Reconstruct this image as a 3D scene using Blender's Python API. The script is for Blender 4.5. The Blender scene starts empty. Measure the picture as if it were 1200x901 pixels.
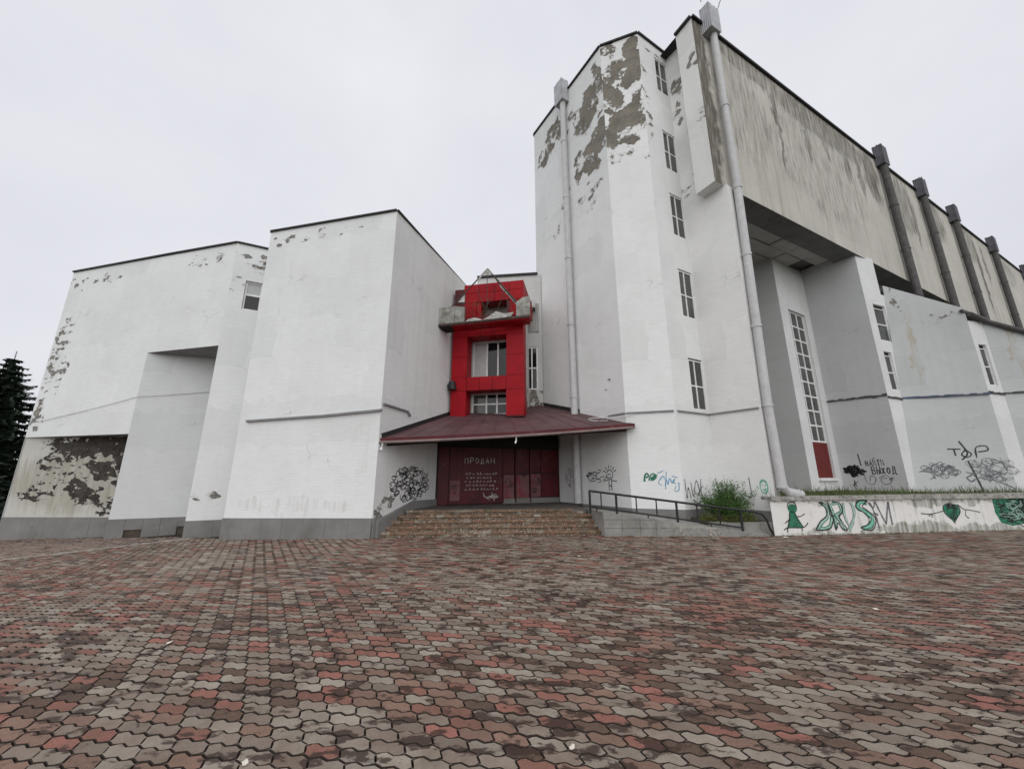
import bpy, math, random
from mathutils import Vector, Matrix, noise as mnoise
sc = bpy.context.scene
col = sc.collection
R = math.radians
RNG = random.Random(7)

# ------------------------------------------------------------------ camera
cam_d = bpy.data.cameras.new('camera')
cam = bpy.data.objects.new('camera', cam_d); col.objects.link(cam)
cam.location = (0, 0, 1.6)
cam.rotation_euler = (R(90) + math.atan(106.5 / 445), 0, 0)
cam_d.sensor_width = 36; cam_d.lens = 36 * 445 / 1200
cam_d.clip_start = .05; cam_d.clip_end = 5000
sc.camera = cam

# ------------------------------------------------------------------ sky, sun, exposure (bright overcast)
SUN_EL, SUN_AZ = R(33), R(182)          # azimuth measured clockwise from +Y
w = bpy.data.worlds.new('World'); sc.world = w; w.use_nodes = True
nt = w.node_tree; nt.nodes.clear()
def wn(t): return nt.nodes.new(t)
out = wn('ShaderNodeOutputWorld'); bg = wn('ShaderNodeBackground'); bg.inputs[1].default_value = .1
sky = wn('ShaderNodeTexSky'); sky.sky_type = 'NISHITA'; sky.sun_disc = False
sky.sun_elevation = SUN_EL; sky.sun_rotation = SUN_AZ; sky.dust_density = 4; sky.air_density = 1.5
hs = wn('ShaderNodeHueSaturation'); hs.inputs['Saturation'].default_value = .25
nt.links.new(sky.outputs[0], hs.inputs['Color'])
tc = wn('ShaderNodeTexCoord')
mp = wn('ShaderNodeMapping'); mp.inputs['Scale'].default_value = (1, 1, 1.8)
nt.links.new(tc.outputs['Generated'], mp.inputs[0])
nz = wn('ShaderNodeTexNoise'); nz.inputs['Scale'].default_value = 1.5; nz.inputs['Detail'].default_value = 5; nz.inputs['Roughness'].default_value = .5
nt.links.new(mp.outputs[0], nz.inputs['Vector'])
rp = wn('ShaderNodeValToRGB')
rp.color_ramp.elements[0].position = .3; rp.color_ramp.elements[0].color = (.73, .74, .815, 1)
rp.color_ramp.elements[1].position = .68; rp.color_ramp.elements[1].color = (.87, .88, .925, 1)
nt.links.new(nz.outputs[0], rp.inputs[0])
ml = wn('ShaderNodeVectorMath'); ml.operation = 'SCALE'; ml.inputs['Scale'].default_value = 10.0
nt.links.new(rp.outputs[0], ml.inputs[0])
mx = wn('ShaderNodeMix'); mx.data_type = 'RGBA'; mx.inputs['Factor'].default_value = .06
nt.links.new(ml.outputs[0], mx.inputs['A']); nt.links.new(hs.outputs[0], mx.inputs['B'])
nt.links.new(mx.outputs['Result'], bg.inputs[0]); nt.links.new(bg.outputs[0], out.inputs[0])
sd = bpy.data.lights.new('sun', 'SUN'); sd.energy = 1.5; sd.angle = R(100); sd.color = (1, .98, .95)
sun = bpy.data.objects.new('sun', sd); col.objects.link(sun)
sdir = Vector((math.sin(SUN_AZ) * math.cos(SUN_EL), math.cos(SUN_AZ) * math.cos(SUN_EL), math.sin(SUN_EL)))
sun.rotation_euler = sdir.to_track_quat('Z', 'Y').to_euler()
sc.view_settings.view_transform = 'Standard'; sc.view_settings.look = 'None'
sc.view_settings.exposure = 0; sc.view_settings.gamma = 1; sc.view_settings.use_curve_mapping = False

# ------------------------------------------------------------------ node helpers
class NT:
    def __init__(s, name):
        s.m = bpy.data.materials.new(name); s.m.use_nodes = True
        s.t = s.m.node_tree; s.b = s.t.nodes['Principled BSDF']
    def n(s, t, **k):
        x = s.t.nodes.new(t)
        for a, v in k.items(): setattr(x, a, v)
        return x
    def l(s, a, b): s.t.links.new(a, b)
    def sock(s, inp, v):
        if hasattr(v, 'is_output'): s.l(v, inp)
        elif v is not None:
            if isinstance(v, tuple) and len(v) == 3 and inp.type == 'RGBA': v = v + (1,)
            inp.default_value = v
    def math(s, op, a, b=None, clamp=False):
        x = s.n('ShaderNodeMath', operation=op); x.use_clamp = clamp
        s.sock(x.inputs[0], a)
        if b is not None: s.sock(x.inputs[1], b)
        return x.outputs[0]
    def mix(s, f, a, b, mode='MIX'):
        x = s.n('ShaderNodeMix', data_type='RGBA', blend_type=mode)
        s.sock(x.inputs['Factor'], f); s.sock(x.inputs['A'], a); s.sock(x.inputs['B'], b)
        return x.outputs['Result']
    def uv(s): return s.n('ShaderNodeUVMap').outputs[0]
    def pos(s): return s.n('ShaderNodeNewGeometry').outputs['Position']
    def map(s, v, scale=(1, 1, 1), loc=(0, 0, 0), rot=0):
        x = s.n('ShaderNodeMapping'); s.l(v, x.inputs[0])
        x.inputs['Scale'].default_value = scale; x.inputs['Location'].default_value = loc; x.inputs['Rotation'].default_value = (0, 0, rot)
        return x.outputs[0]
    def noise(s, v, scale=1, detail=4, rough=.55, out=0):
        x = s.n('ShaderNodeTexNoise'); s.l(v, x.inputs['Vector'])
        x.inputs['Scale'].default_value = scale; x.inputs['Detail'].default_value = detail; x.inputs['Roughness'].default_value = rough
        return x.outputs[out]
    def ramp(s, f, a, b, c0=0., c1=1.):
        x = s.n('ShaderNodeMapRange'); x.clamp = True
        s.l(f, x.inputs[0])
        for i, v in enumerate((a, b, c0, c1)): x.inputs[i + 1].default_value = v
        return x.outputs[0]
    def bump(s, h, strength=.3, dist=.01, prev=None):
        x = s.n('ShaderNodeBump'); x.inputs['Strength'].default_value = strength; x.inputs['Distance'].default_value = dist
        s.l(h, x.inputs['Height'])
        if prev is not None: s.l(prev, x.inputs['Normal'])
        return x.outputs[0]
    def brick(s, v, bw=.26, bh=.077, mortar=.008, c1=(.5, .5, .5), c2=(.4, .4, .4), cm=(.1, .1, .1)):
        x = s.n('ShaderNodeTexBrick'); s.l(v, x.inputs['Vector'])
        x.inputs['Scale'].default_value = 1; x.inputs['Brick Width'].default_value = bw; x.inputs['Row Height'].default_value = bh
        x.inputs['Mortar Size'].default_value = mortar; x.inputs['Mortar Smooth'].default_value = .4
        for k, c in (('Color1', c1), ('Color2', c2), ('Mortar', cm)): x.inputs[k].default_value = c + (1,)
        return x
    def done(s, colr=None, rough=.8, normal=None, metal=0., spec=.3):
        s.sock(s.b.inputs['Base Color'], colr); s.sock(s.b.inputs['Roughness'], rough)
        s.b.inputs['Metallic'].default_value = metal; s.b.inputs['Specular IOR Level'].default_value = spec
        if normal is not None: s.l(normal, s.b.inputs['Normal'])
        return s.m

def wall_mat(name, base=(.81, .825, .82), blobs=(), under='brick', ragged=1.1, streak=.08, course=.22, chip=0., dark=(.10, .095, .085),
             stains=(), soil=(.36, .35, .31), nscale=2.2, stretch=1.0, blotch=.5):
    """Painted brickwork. uv in metres (along the wall, height). blobs (u,v,ru,rv,rot,bias) are where paint and plaster have come off;
    stains (u,v,ru,rv,rot,bias) are dirt runs."""
    N = NT(name); uv = N.uv()
    warp = N.noise(uv, 1.3, 3, .6, out=1)
    wv = N.n('ShaderNodeVectorMath', operation='SUBTRACT'); N.l(warp, wv.inputs[0]); wv.inputs[1].default_value = (.5, .5, .5)
    ws = N.n('ShaderNodeVectorMath', operation='SCALE'); N.l(wv.outputs[0], ws.inputs[0]); ws.inputs['Scale'].default_value = .9
    wa = N.n('ShaderNodeVectorMath', operation='ADD'); N.l(uv, wa.inputs[0]); N.l(ws.outputs[0], wa.inputs[1])
    wuv = wa.outputs[0]
    def region(lst):
        m = None
        for (u, v, ru, rv, rot, bias) in lst:
            sb = N.n('ShaderNodeVectorMath', operation='SUBTRACT'); N.l(wuv, sb.inputs[0]); sb.inputs[1].default_value = (u, v, 0)
            mpp = N.n('ShaderNodeMapping', vector_type='TEXTURE'); N.l(sb.outputs[0], mpp.inputs[0])
            mpp.inputs['Scale'].default_value = (ru, rv, 1); mpp.inputs['Rotation'].default_value = (0, 0, rot)
            ln = N.n('ShaderNodeVectorMath', operation='LENGTH'); N.l(mpp.outputs[0], ln.inputs[0])
            d = N.math('SUBTRACT', ln.outputs['Value'], .65)
            d = N.math('MAXIMUM', d, 0.)
            d = N.math('MULTIPLY', d, 1.3)
            d = N.math('SUBTRACT', float(bias), d)
            m = d if m is None else N.math('MAXIMUM', m, d)
        return m
    # paint
    big = N.noise(uv, .55, 4, .6)
    c = N.mix(N.ramp(big, .35, .7, 0, blotch), base, tuple(x * .86 for x in base))
    fine = N.noise(N.map(uv, (1.6, 12, 1)), 1.5, 6, .7)
    c = N.mix(N.ramp(fine, .46, .74, 0, .42), c, tuple(x * .76 for x in base))
    pat = N.noise(N.map(uv, (.8, .9, 1), loc=(7, 3, 0)), 1.1, 6, .65)
    c = N.mix(N.ramp(pat, .5, .7, 0, .3), c, tuple(x * q for x, q in zip(base, (.84, .83, .80))))
    sp_ = N.noise(N.map(uv, (5, 11, 1)), 3.2, 5, .7)
    c = N.mix(N.ramp(sp_, .67, .73, 0, .45), c, (.4, .39, .37))
    st = N.noise(N.map(uv, (2.6, .10, 1)), 1.2, 5, .6)
    stm = N.ramp(st, .52, .78, 0, streak)
    c = N.mix(stm, c, soil)
    pb_ = N.n('ShaderNodeTexBrick'); N.l(N.map(wuv, (1, 1, 1), loc=(.3, .2, 0)), pb_.inputs['Vector'])
    pb_.inputs['Scale'].default_value = 1; pb_.inputs['Brick Width'].default_value = 2.3; pb_.inputs['Row Height'].default_value = 1.35; pb_.inputs['Mortar Size'].default_value = 0.
    pb_.inputs['Color1'].default_value = (1, 1, 1, 1); pb_.inputs['Color2'].default_value = (.9, .905, .9, 1)
    c = N.mix(.8, c, pb_.outputs['Color'], 'MULTIPLY')
    vo = N.n('ShaderNodeTexVoronoi', feature='DISTANCE_TO_EDGE'); N.l(N.map(wuv, (.33, .22, 1)), vo.inputs['Vector'])
    vo.inputs['Scale'].default_value = 1
    crk = N.math('MULTIPLY', N.ramp(vo.outputs['Distance'], .0, .006, 1, 0), N.ramp(N.noise(uv, .7, 3, .6), .52, .62))
    c = N.mix(N.math('MULTIPLY', crk, .45), c, (.3, .29, .27))
    if chip:
        chn = N.noise(N.map(uv, (4, 8, 1)), 1.5, 6, .7)
        c = N.mix(N.ramp(chn, .76 - chip, .78 - chip, 0, .8), c, (.22, .21, .19))
    if stains:
        sm = region(stains)
        sn = N.noise(N.map(uv, (4.5, .5, 1)), 1.5, 6, .65)
        sm = N.ramp(N.math('ADD', sm, N.math('MULTIPLY', N.math('SUBTRACT', sn, .5), 1.5)), -.1, .45, 0, .92)
        c = N.mix(sm, c, dark)
    br = N.brick(uv)
    h = N.math('MULTIPLY', br.outputs['Fac'], -1.)
    nrm = N.bump(h, course, .012)
    gr = N.noise(N.map(uv, (1, 3.2, 1)), 9, 6, .72)
    nrm = N.bump(gr, .32, .02, nrm)
    if blobs:
        bm = region(blobs)
        nn = N.noise(N.map(uv, (1, stretch, 1)), nscale, 7, .62)
        val = N.math('ADD', bm, N.math('MULTIPLY', N.math('SUBTRACT', nn, .5), float(ragged) * 2))
        mask = N.ramp(val, -.01, .045); deep = N.ramp(val, .07, .11)
        edge = N.ramp(val, -.14, .0)
        c = N.mix(N.math('MULTIPLY', edge, .5), c, (.44, .435, .41))
        if under == 'brick':
            b2 = N.brick(uv, .26, .077, .012, (.26, .235, .185), (.19, .175, .14), (.29, .275, .235))
            uc = N.mix(N.ramp(N.noise(uv, 1.7, 5, .6), .35, .7), b2.outputs['Color'], (.135, .125, .105))
        elif under == 'soot':
            uc = N.mix(N.ramp(N.noise(uv, 3, 6, .7), .35, .65), (.03, .026, .022), (.085, .075, .065))
        else:
            uc = N.mix(N.ramp(N.noise(uv, 4, 6, .7), .35, .65), (.2, .19, .17), (.33, .31, .27))
        if under == 'brick':
            pl = N.mix(N.ramp(N.noise(uv, 6, 5, .7), .35, .65), (.215, .2, .165), (.34, .325, .285))
            uc = N.mix(deep, pl, uc)
        c = N.mix(mask, c, uc)
        nrm = N.bump(N.math('MULTIPLY', N.math('ADD', mask, deep), -1.), .9, .03, nrm)
    return N.done(c, .82, nrm, spec=.25)

def plain(name, c, rough=.6, metal=0., var=.25, scale=6, spec=.35, bumpy=.15, stain=None, stain_at=(.55, .75)):
    N = NT(name); p = N.pos()
    n1 = N.noise(p, scale, 5, .65)
    cc = N.mix(N.ramp(n1, .3, .72), tuple(x * (1 + var) for x in c), tuple(x * (1 - var) for x in c))
    if stain:
        n2 = N.noise(p, scale * .7, 6, .7)
        cc = N.mix(N.ramp(n2, *stain_at, 0, .85), cc, stain)
    return N.done(cc, rough, N.bump(N.noise(p, scale * 6, 4, .7), bumpy, .01), metal, spec)

M = {}
M['paint_dark'] = plain('black_spray_paint', (.025, .025, .028), .6, var=.3, scale=14)
M['paint_grey'] = plain('worn_black_spray_paint', (.16, .16, .17), .7, var=.5, scale=20)
M['paint_green'] = plain('green_spray_paint', (.012, .16, .085), .6, var=.5, scale=9, stain=(.01, .05, .035))
M['paint_mint'] = plain('mint_spray_paint', (.36, .55, .46), .7, var=.25, scale=10)
M['paint_blue'] = plain('blue_spray_paint', (.12, .32, .5), .7, var=.3, scale=12)
M['paint_white'] = plain('white_spray_paint', (.5, .46, .45), .7, var=.5, scale=22)
M['paint_teal'] = plain('teal_spray_paint', (.2, .5, .38), .7, var=.3, scale=12)
for nm in ('paint_dark', 'paint_grey', 'paint_green', 'paint_mint', 'paint_blue', 'paint_white', 'paint_teal'):
    t_ = M[nm].node_tree; g_ = t_.nodes.new('ShaderNodeNewGeometry'); n_ = t_.nodes.new('ShaderNodeTexNoise'); n_.inputs['Scale'].default_value = 34; n_.inputs['Detail'].default_value = 5; n_.inputs['Roughness'].default_value = .7
    r_ = t_.nodes.new('ShaderNodeMapRange'); r_.inputs[1].default_value = .33; r_.inputs[2].default_value = .52; r_.inputs[3].default_value = .3 if nm != 'paint_grey' else .1; r_.inputs[4].default_value = 1
    t_.links.new(g_.outputs['Position'], n_.inputs['Vector']); t_.links.new(n_.outputs[0], r_.inputs[0]); t_.links.new(r_.outputs[0], t_.nodes['Principled BSDF'].inputs['Alpha'])
M['flashing'] = plain('dark_roof_flashing', (.022, .021, .022), .6, var=.3)
M['pipe_light'] = plain('pale_painted_pipe', (.5, .5, .5), .45, 0.0, var=.12, scale=5, stain=(.27, .25, .23), stain_at=(.6, .8))
M['pipe_dark'] = plain('dark_stained_pipe', (.075, .07, .068), .6, var=.35, scale=5, stain=(.3, .3, .29), stain_at=(.62, .8))
M['hopper_light'] = plain('galvanised_sheet', (.36, .365, .38), .45, .1, var=.25, scale=3)
M['hopper_dark'] = plain('dark_galvanised_sheet', (.09, .09, .1), .5, .2, var=.3, scale=3)
M['frame_white'] = plain('white_window_frame', (.78, .78, .77), .45, var=.12, scale=4)
M['glass'] = None
def glass(name, c, rough=.06):
    N = NT(name); n = N.noise(N.pos(), 1.1, 3, .5)
    cc = N.mix(N.ramp(n, .35, .65), c, tuple(x * .5 for x in c))
    return N.done(cc, rough, N.bump(N.noise(N.pos(), 2.2, 2, .5), .06, .02), 0., .38)
M['glass'] = glass('sky_toned_window_glass', (.1, .105, .1))  # paler grey base stands in for sky reflected in the panes
M['glass_dark'] = glass('dark_window_glass', (.015, .016, .017))
M['board'] = plain('pale_board', (.46, .47, .47), .6, var=.12)
M['red'] = plain('red_cladding', (.30, .004, .010), .5, var=.22, scale=1.3, spec=.16, bumpy=.05, stain=(.22, .008, .014), stain_at=(.55, .8))
M['maroon'] = plain('maroon_painted_steel', (.075, .004, .008), .5, var=.4, scale=2.2, stain=(.17, .06, .06), stain_at=(.6, .75))
M['maroon_pale'] = plain('faded_maroon_panel', (.18, .075, .08), .6, var=.25, scale=4, stain=(.2, .03, .04), stain_at=(.52, .62))
M['maroon_roof'] = plain('dull_maroon_sheet_roof', (.095, .047, .05), .6, var=.35, scale=1.3, stain=(.13, .095, .09), stain_at=(.5, .75))
M['black_steel'] = plain('black_painted_steel', (.018, .018, .019), .45, var=.3)
M['dark_board'] = plain('blackened_timber', (.02, .019, .018), .8, var=.3)  # near-black boards: door wall, lintel, canopy beams, one balcony soffit panel
M['balcony'] = plain('stained_balcony_panel', (.34, .34, .31), .85, var=.35, scale=5, stain=(.12, .115, .09), stain_at=(.42, .66))
M['rust'] = plain('rusty_steel', (.07, .05, .042), .8, var=.4, scale=12)
M['shard'] = plain('cracked_white_sheet', (.45, .45, .43), .7, var=.3, scale=6, stain=(.2, .19, .16), stain_at=(.45, .65))
M['soil'] = plain('garden_soil', (.075, .062, .045), .95, var=.4, scale=8, bumpy=.6)
M['gutter'] = plain('weathered_gutter', (.2, .15, .14), .55, var=.3, scale=3)
M['white_plastic'] = plain('white_plastic', (.7, .7, .7), .4, var=.1)
M['cable'] = plain('grey_cable', (.33, .33, .34), .6, var=.1)
M['wire'] = plain('dark_wire', (.1, .1, .1), .6, var=.1)
M['paper'] = plain('dirty_paper', (.68, .64, .55), .8, var=.15, scale=30)
M['bark'] = plain('spruce_bark', (.07, .05, .04), .9, var=.3, scale=9, bumpy=.6)

# concrete-like
def concrete(name, c, var=.22, sc_=2.5, stain=(.15, .14, .12), grid=None, moss=None):
    N = NT(name); p = N.pos()
    cc = N.mix(N.ramp(N.noise(p, sc_, 6, .65), .3, .72), tuple(x * (1 + var) for x in c), tuple(x * (1 - var) for x in c))
    cc = N.mix(N.ramp(N.noise(p, sc_ * .55, 6, .7), .52, .72, 0, .7), cc, stain)
    if moss: cc = N.mix(N.ramp(N.noise(p, sc_ * 1.9, 6, .75), .5, .66, 0, .9), cc, moss)
    return N.done(cc, .9, N.bump(N.noise(p, sc_ * 14, 5, .7), .4, .01), spec=.2)
M['plinth'] = concrete('grey_plinth_paint', (.21, .208, .2), .16, 1.4, (.13, .125, .11))
M['plinth_raw'] = concrete('bare_plinth_brickwork', (.085, .07, .055), .3, 5, (.05, .045, .04))
M['coping'] = concrete('mossy_coping', (.36, .35, .32), .3, 5, (.06, .06, .05), moss=(.05, .05, .04))
M['block'] = concrete('grey_facing_block', (.25, .25, .235), .2, 2.5, (.14, .13, .11), moss=(.2, .185, .15))
M['ramp_top'] = concrete('worn_ramp_screed', (.3, .29, .27), .25, 3, (.15, .13, .11))
M['landing'] = concrete('dark_landing', (.12, .11, .10), .3, 3, (.06, .055, .05))
M['ledge'] = concrete('grey_ledge', (.24, .24, .24), .15, 4, (.2, .2, .19))
M['apron'] = concrete('pale_side_path', (.36, .31, .28), .2, 2.2, (.25, .2, .17))
M['kerb'] = concrete('pale_kerb', (.46, .43, .4), .15, 3, (.3, .27, .24))
M['ground'] = concrete('rough_ground', (.1, .1, .075), .3, .6, (.06, .07, .04))
M['bed'] = concrete('joint_sand', (.034, .026, .021), .3, 8, (.02, .016, .013))
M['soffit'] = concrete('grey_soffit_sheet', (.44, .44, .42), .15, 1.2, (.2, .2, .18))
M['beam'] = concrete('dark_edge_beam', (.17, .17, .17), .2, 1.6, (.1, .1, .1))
M['rubble'] = concrete('crumbled_mortar', (.36, .33, .285), .3, 9, (.2, .17, .14))
bk = NT('step_brick'); oi = bk.n('ShaderNodeObjectInfo')
cR = bk.n('ShaderNodeValToRGB'); bk.l(oi.outputs['Random'], cR.inputs[0])
cr = cR.color_ramp; cr.interpolation = 'LINEAR'
cr.elements[0].color = (.23, .135, .09, 1); cr.elements[1].color = (.15, .11, .075, 1)
for pp, cl in ((.3, (.25, .145, .095)), (.55, (.21, .15, .105)), (.75, (.29, .19, .13)), (.9, (.36, .32, .27))):
    e = cr.elements.new(pp); e.color = cl + (1,)
pz = bk.pos()
cc = bk.mix(bk.ramp(bk.noise(pz, 7, 6, .7), .42, .66, 0, .85), cR.outputs[0], (.085, .075, .05))
cc = bk.mix(bk.ramp(bk.noise(pz, 15, 5, .7), .56, .66, 0, .8), cc, (.42, .38, .32))
M['step_brick'] = bk.done(cc, .9, bk.bump(bk.noise(pz, 40, 5, .7), .6, .01), spec=.2)

def paver_mat(name, per_object):
    N = NT(name); p = N.pos()
    if per_object: c = N.n('ShaderNodeObjectInfo').outputs['Color']
    else: c = N.n('ShaderNodeAttribute', attribute_name='tint').outputs['Color']
    c = N.mix(N.ramp(N.noise(p, 9, 5, .7), .3, .7, 0, .5), c, N.mix(.5, c, (.3, .27, .25), 'MULTIPLY'))
    g = N.noise(p, 170, 3, .7)
    c = N.mix(N.ramp(g, .54, .7, 0, .55), c, (.47, .42, .34))
    c = N.mix(N.ramp(g, .30, .44, .45, 0), c, (.045, .035, .03))
    c = N.mix(N.ramp(N.noise(p, 3.1, 6, .7), .4, .66, 0, .55), c, (.14, .088, .06))
    damp = N.noise(N.map(p, (1, 1.7, 1), rot=.25), 3.9, 5, .62)
    big = N.noise(p, .5, 3, .6)
    dsum = N.math('ADD', damp, N.math('MULTIPLY', N.math('SUBTRACT', big, .5), .25))
    dm = N.ramp(dsum, .535, .585, 0, .88)
    c = N.mix(dm, c, (.040, .022, .015))
    rough = N.ramp(dsum, .5, .64, .85, .62)
    return N.done(c, rough, N.bump(g, .5, .004), spec=.3)
M['paver'] = paver_mat('paver_concrete', True); M['paver_field'] = paver_mat('paver_field_concrete', False)

def leaf_mat(name, a, b):
    N = NT(name); p = N.pos()
    c = N.mix(N.ramp(N.noise(p, 3.5, 4, .6), .35, .68), a, b)
    return N.done(c, .6, spec=.25)
M['leaf'] = leaf_mat('bush_leaves', (.045, .115, .028), (.08, .16, .04))
M['leaf_yellow'] = leaf_mat('low_shrub_leaves', (.13, .15, .03), (.08, .11, .03))
M['grass'] = leaf_mat('weed_grass', (.12, .15, .05), (.06, .09, .03))
M['dry'] = leaf_mat('dry_vine', (.13, .085, .04), (.08, .055, .03))
M['needle'] = leaf_mat('spruce_needles', (.022, .038, .026), (.042, .06, .038))
M['twig'] = plain('twig', (.09, .07, .05), .9)

# ------------------------------------------------------------------ mesh helpers
def sx(p, k): return (p[0] * k, p[1] * k, 1.6 + (p[2] - 1.6) * k)
class MB:
    def __init__(s, k=1.): s.v = []; s.f = []; s.uv = []; s.k = k; s.sm = []
    def face(s, pts, uvs=None, smooth=False):
        i = len(s.v); s.v += [tuple(sx(p, s.k)) if s.k != 1 else tuple(p) for p in pts]
        s.f.append(tuple(range(i, i + len(pts)))); s.sm.append(smooth)
        s.uv.append(uvs if uvs else [(p[0], p[2]) for p in pts])
    def hexa(s, b, t):      # bottom four and top four corners, counter-clockwise from above
        s.face([b[3], b[2], b[1], b[0]]); s.face(t)
        for i in range(4):
            j = (i + 1) % 4; s.face([b[i], b[j], t[j], t[i]])
    def box(s, x0, x1, y0, y1, z0, z1):
        s.hexa([(x0, y0, z0), (x1, y0, z0), (x1, y1, z0), (x0, y1, z0)], [(x0, y0, z1), (x1, y0, z1), (x1, y1, z1), (x0, y1, z1)])
    def tube(s, pts, r, n=10, caps=True, r2=None):
        P = [Vector(p) for p in pts]; rings = []
        for i, p in enumerate(P):
            d = (P[min(i + 1, len(P) - 1)] - P[max(i - 1, 0)]).normalized()
            a = d.cross(Vector((0, 0, 1)));
            if a.length < .05: a = d.cross(Vector((1, 0, 0)))
            a.normalize(); b = d.cross(a)
            rr = r if r2 is None else r + (r2 - r) * i / (len(P) - 1)
            rings.append([p + a * (rr * math.cos(t * 2 * math.pi / n)) + b * (rr * math.sin(t * 2 * math.pi / n)) for t in range(n)])
        for A, B in zip(rings, rings[1:]):
            for i in range(n):
                j = (i + 1) % n; s.face([A[i], B[i], B[j], A[j]], smooth=True)
        if caps: s.face(list(reversed(rings[0]))[::-1]); s.face(rings[-1][::-1])
    def bar(s, a, b, wx, wz, side=None):
        a, b = Vector(a), Vector(b); d = (b - a).normalized()
        q = side if side is not None else d.cross(Vector((0, 0, 1)))
        q = Vector(q)
        if q.length < .05: q = Vector((1, 0, 0))
        q.normalize(); r = q.cross(d).normalized()
        o = [-q * wx - r * wz, q * wx - r * wz, q * wx + r * wz, -q * wx + r * wz]
        s.hexa([a + x for x in o], [b + x for x in o])
LOC = {}
def setp(o, parent):
    if parent is not None:
        o.parent = parent; o.location = o.location - LOC.get(parent.name, Vector())
    LOC[o.name] = LOC.get(parent.name, Vector()) + o.location if parent is not None else o.location.copy()
def obj(name, mb, mat, parent=None, kind=None, loc=(0, 0, 0), rotz=0, fix=True):
    if isinstance(mb, MB):
        me = bpy.data.meshes.new(name); me.from_pydata(mb.v, [], mb.f)
        if mb.uv:
            ul = me.uv_layers.new(name='UVMap'); flat = [c for f in mb.uv for q in f for c in q[:2]]
            ul.data.foreach_set('uv', flat)
        me.polygons.foreach_set('use_smooth', mb.sm)
        me.materials.append(M[mat] if isinstance(mat, str) else mat); me.update()
    else: me = mb
    o = bpy.data.objects.new(name, me); col.objects.link(o)
    o.location = loc; o.rotation_euler = (0, 0, rotz)
    setp(o, parent)
    if kind: o['kind'] = kind
    return o
def thing(name, label, cat, loc=(0, 0, 0), group=None):
    o = bpy.data.objects.new(name, None); col.objects.link(o); o.location = loc; o.empty_display_size = .3
    o['label'] = label; o['category'] = cat
    if group: o['group'] = group
    LOC[o.name] = Vector(loc); return o
def tag(o, label, cat, group=None):
    o['label'] = label; o['category'] = cat
    if group: o['group'] = group
    return o

class Wall:             # seen from outside p0 is on the left; u metres along, n points outwards
    def __init__(s, p0, p1, k=1.):
        s.p0 = Vector((p0[0], p0[1], 0)); s.p1 = Vector((p1[0], p1[1], 0)); s.d = (s.p1 - s.p0); s.L = s.d.length; s.d.normalize()
        s.n = Vector((s.d.y, -s.d.x, 0)); s.k = k
    def P(s, u, z, off=0.):
        q = s.p0 + s.d * u + s.n * off; return (q.x, q.y, z)
    def rect(s, mb, u0, u1, z0, z1, off=0.):
        mb.face([s.P(u0, z0, off), s.P(u1, z0, off), s.P(u1, z1, off), s.P(u0, z1, off)], [(u0, z0), (u1, z0), (u1, z1), (u0, z1)])
    def panel(s, mb, u0, u1, z0, z1, holes=(), depth=.18, off=0.):
        us = sorted({u0, u1, *[h[0] for h in holes], *[h[1] for h in holes]}); zs = sorted({z0, z1, *[h[2] for h in holes], *[h[3] for h in holes]})
        for a, b in zip(us, us[1:]):
            for c, d in zip(zs, zs[1:]):
                mu, mz = (a + b) / 2, (c + d) / 2
                if any(h[0] < mu < h[1] and h[2] < mz < h[3] for h in holes): continue
                s.rect(mb, a, b, c, d, off)
        for h in holes:
            a, b, c, d = h[:4]; dp = h[4] if len(h) > 4 else depth
            i = off - dp
            for q in (((a, c), (a, d)), ((b, d), (b, c)), ((b, c), (a, c)), ((a, d), (b, d))):
                (ua, za), (ub, zb) = q
                mb.face([s.P(ua, za, off), s.P(ub, zb, off), s.P(ub, zb, i), s.P(ua, za, i)], [(ua, za), (ub, zb), (ub + .1, zb), (ua + .1, za)])
    def slab(s, mb, u0, u1, z0, z1, o0, o1):          # a box lying on the wall from offset o0 to o1
        b = [s.P(u0, z0, o1), s.P(u1, z0, o1), s.P(u1, z0, o0), s.P(u0, z0, o0)]
        t = [s.P(u0, z1, o1), s.P(u1, z1, o1), s.P(u1, z1, o0), s.P(u0, z1, o0)]
        mb.hexa(b, t)
    def slab4(s, mb, q, o0, o1):                       # q: four (u,z) counter-clockwise seen from outside
        f = [s.P(u, z, o1) for u, z in q]; g = [s.P(u, z, o0) for u, z in q]
        mb.face(f, list(q))
        for i in range(len(q)):
            j = (i + 1) % len(q); mb.face([f[j], f[i], g[i], g[j]])
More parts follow.
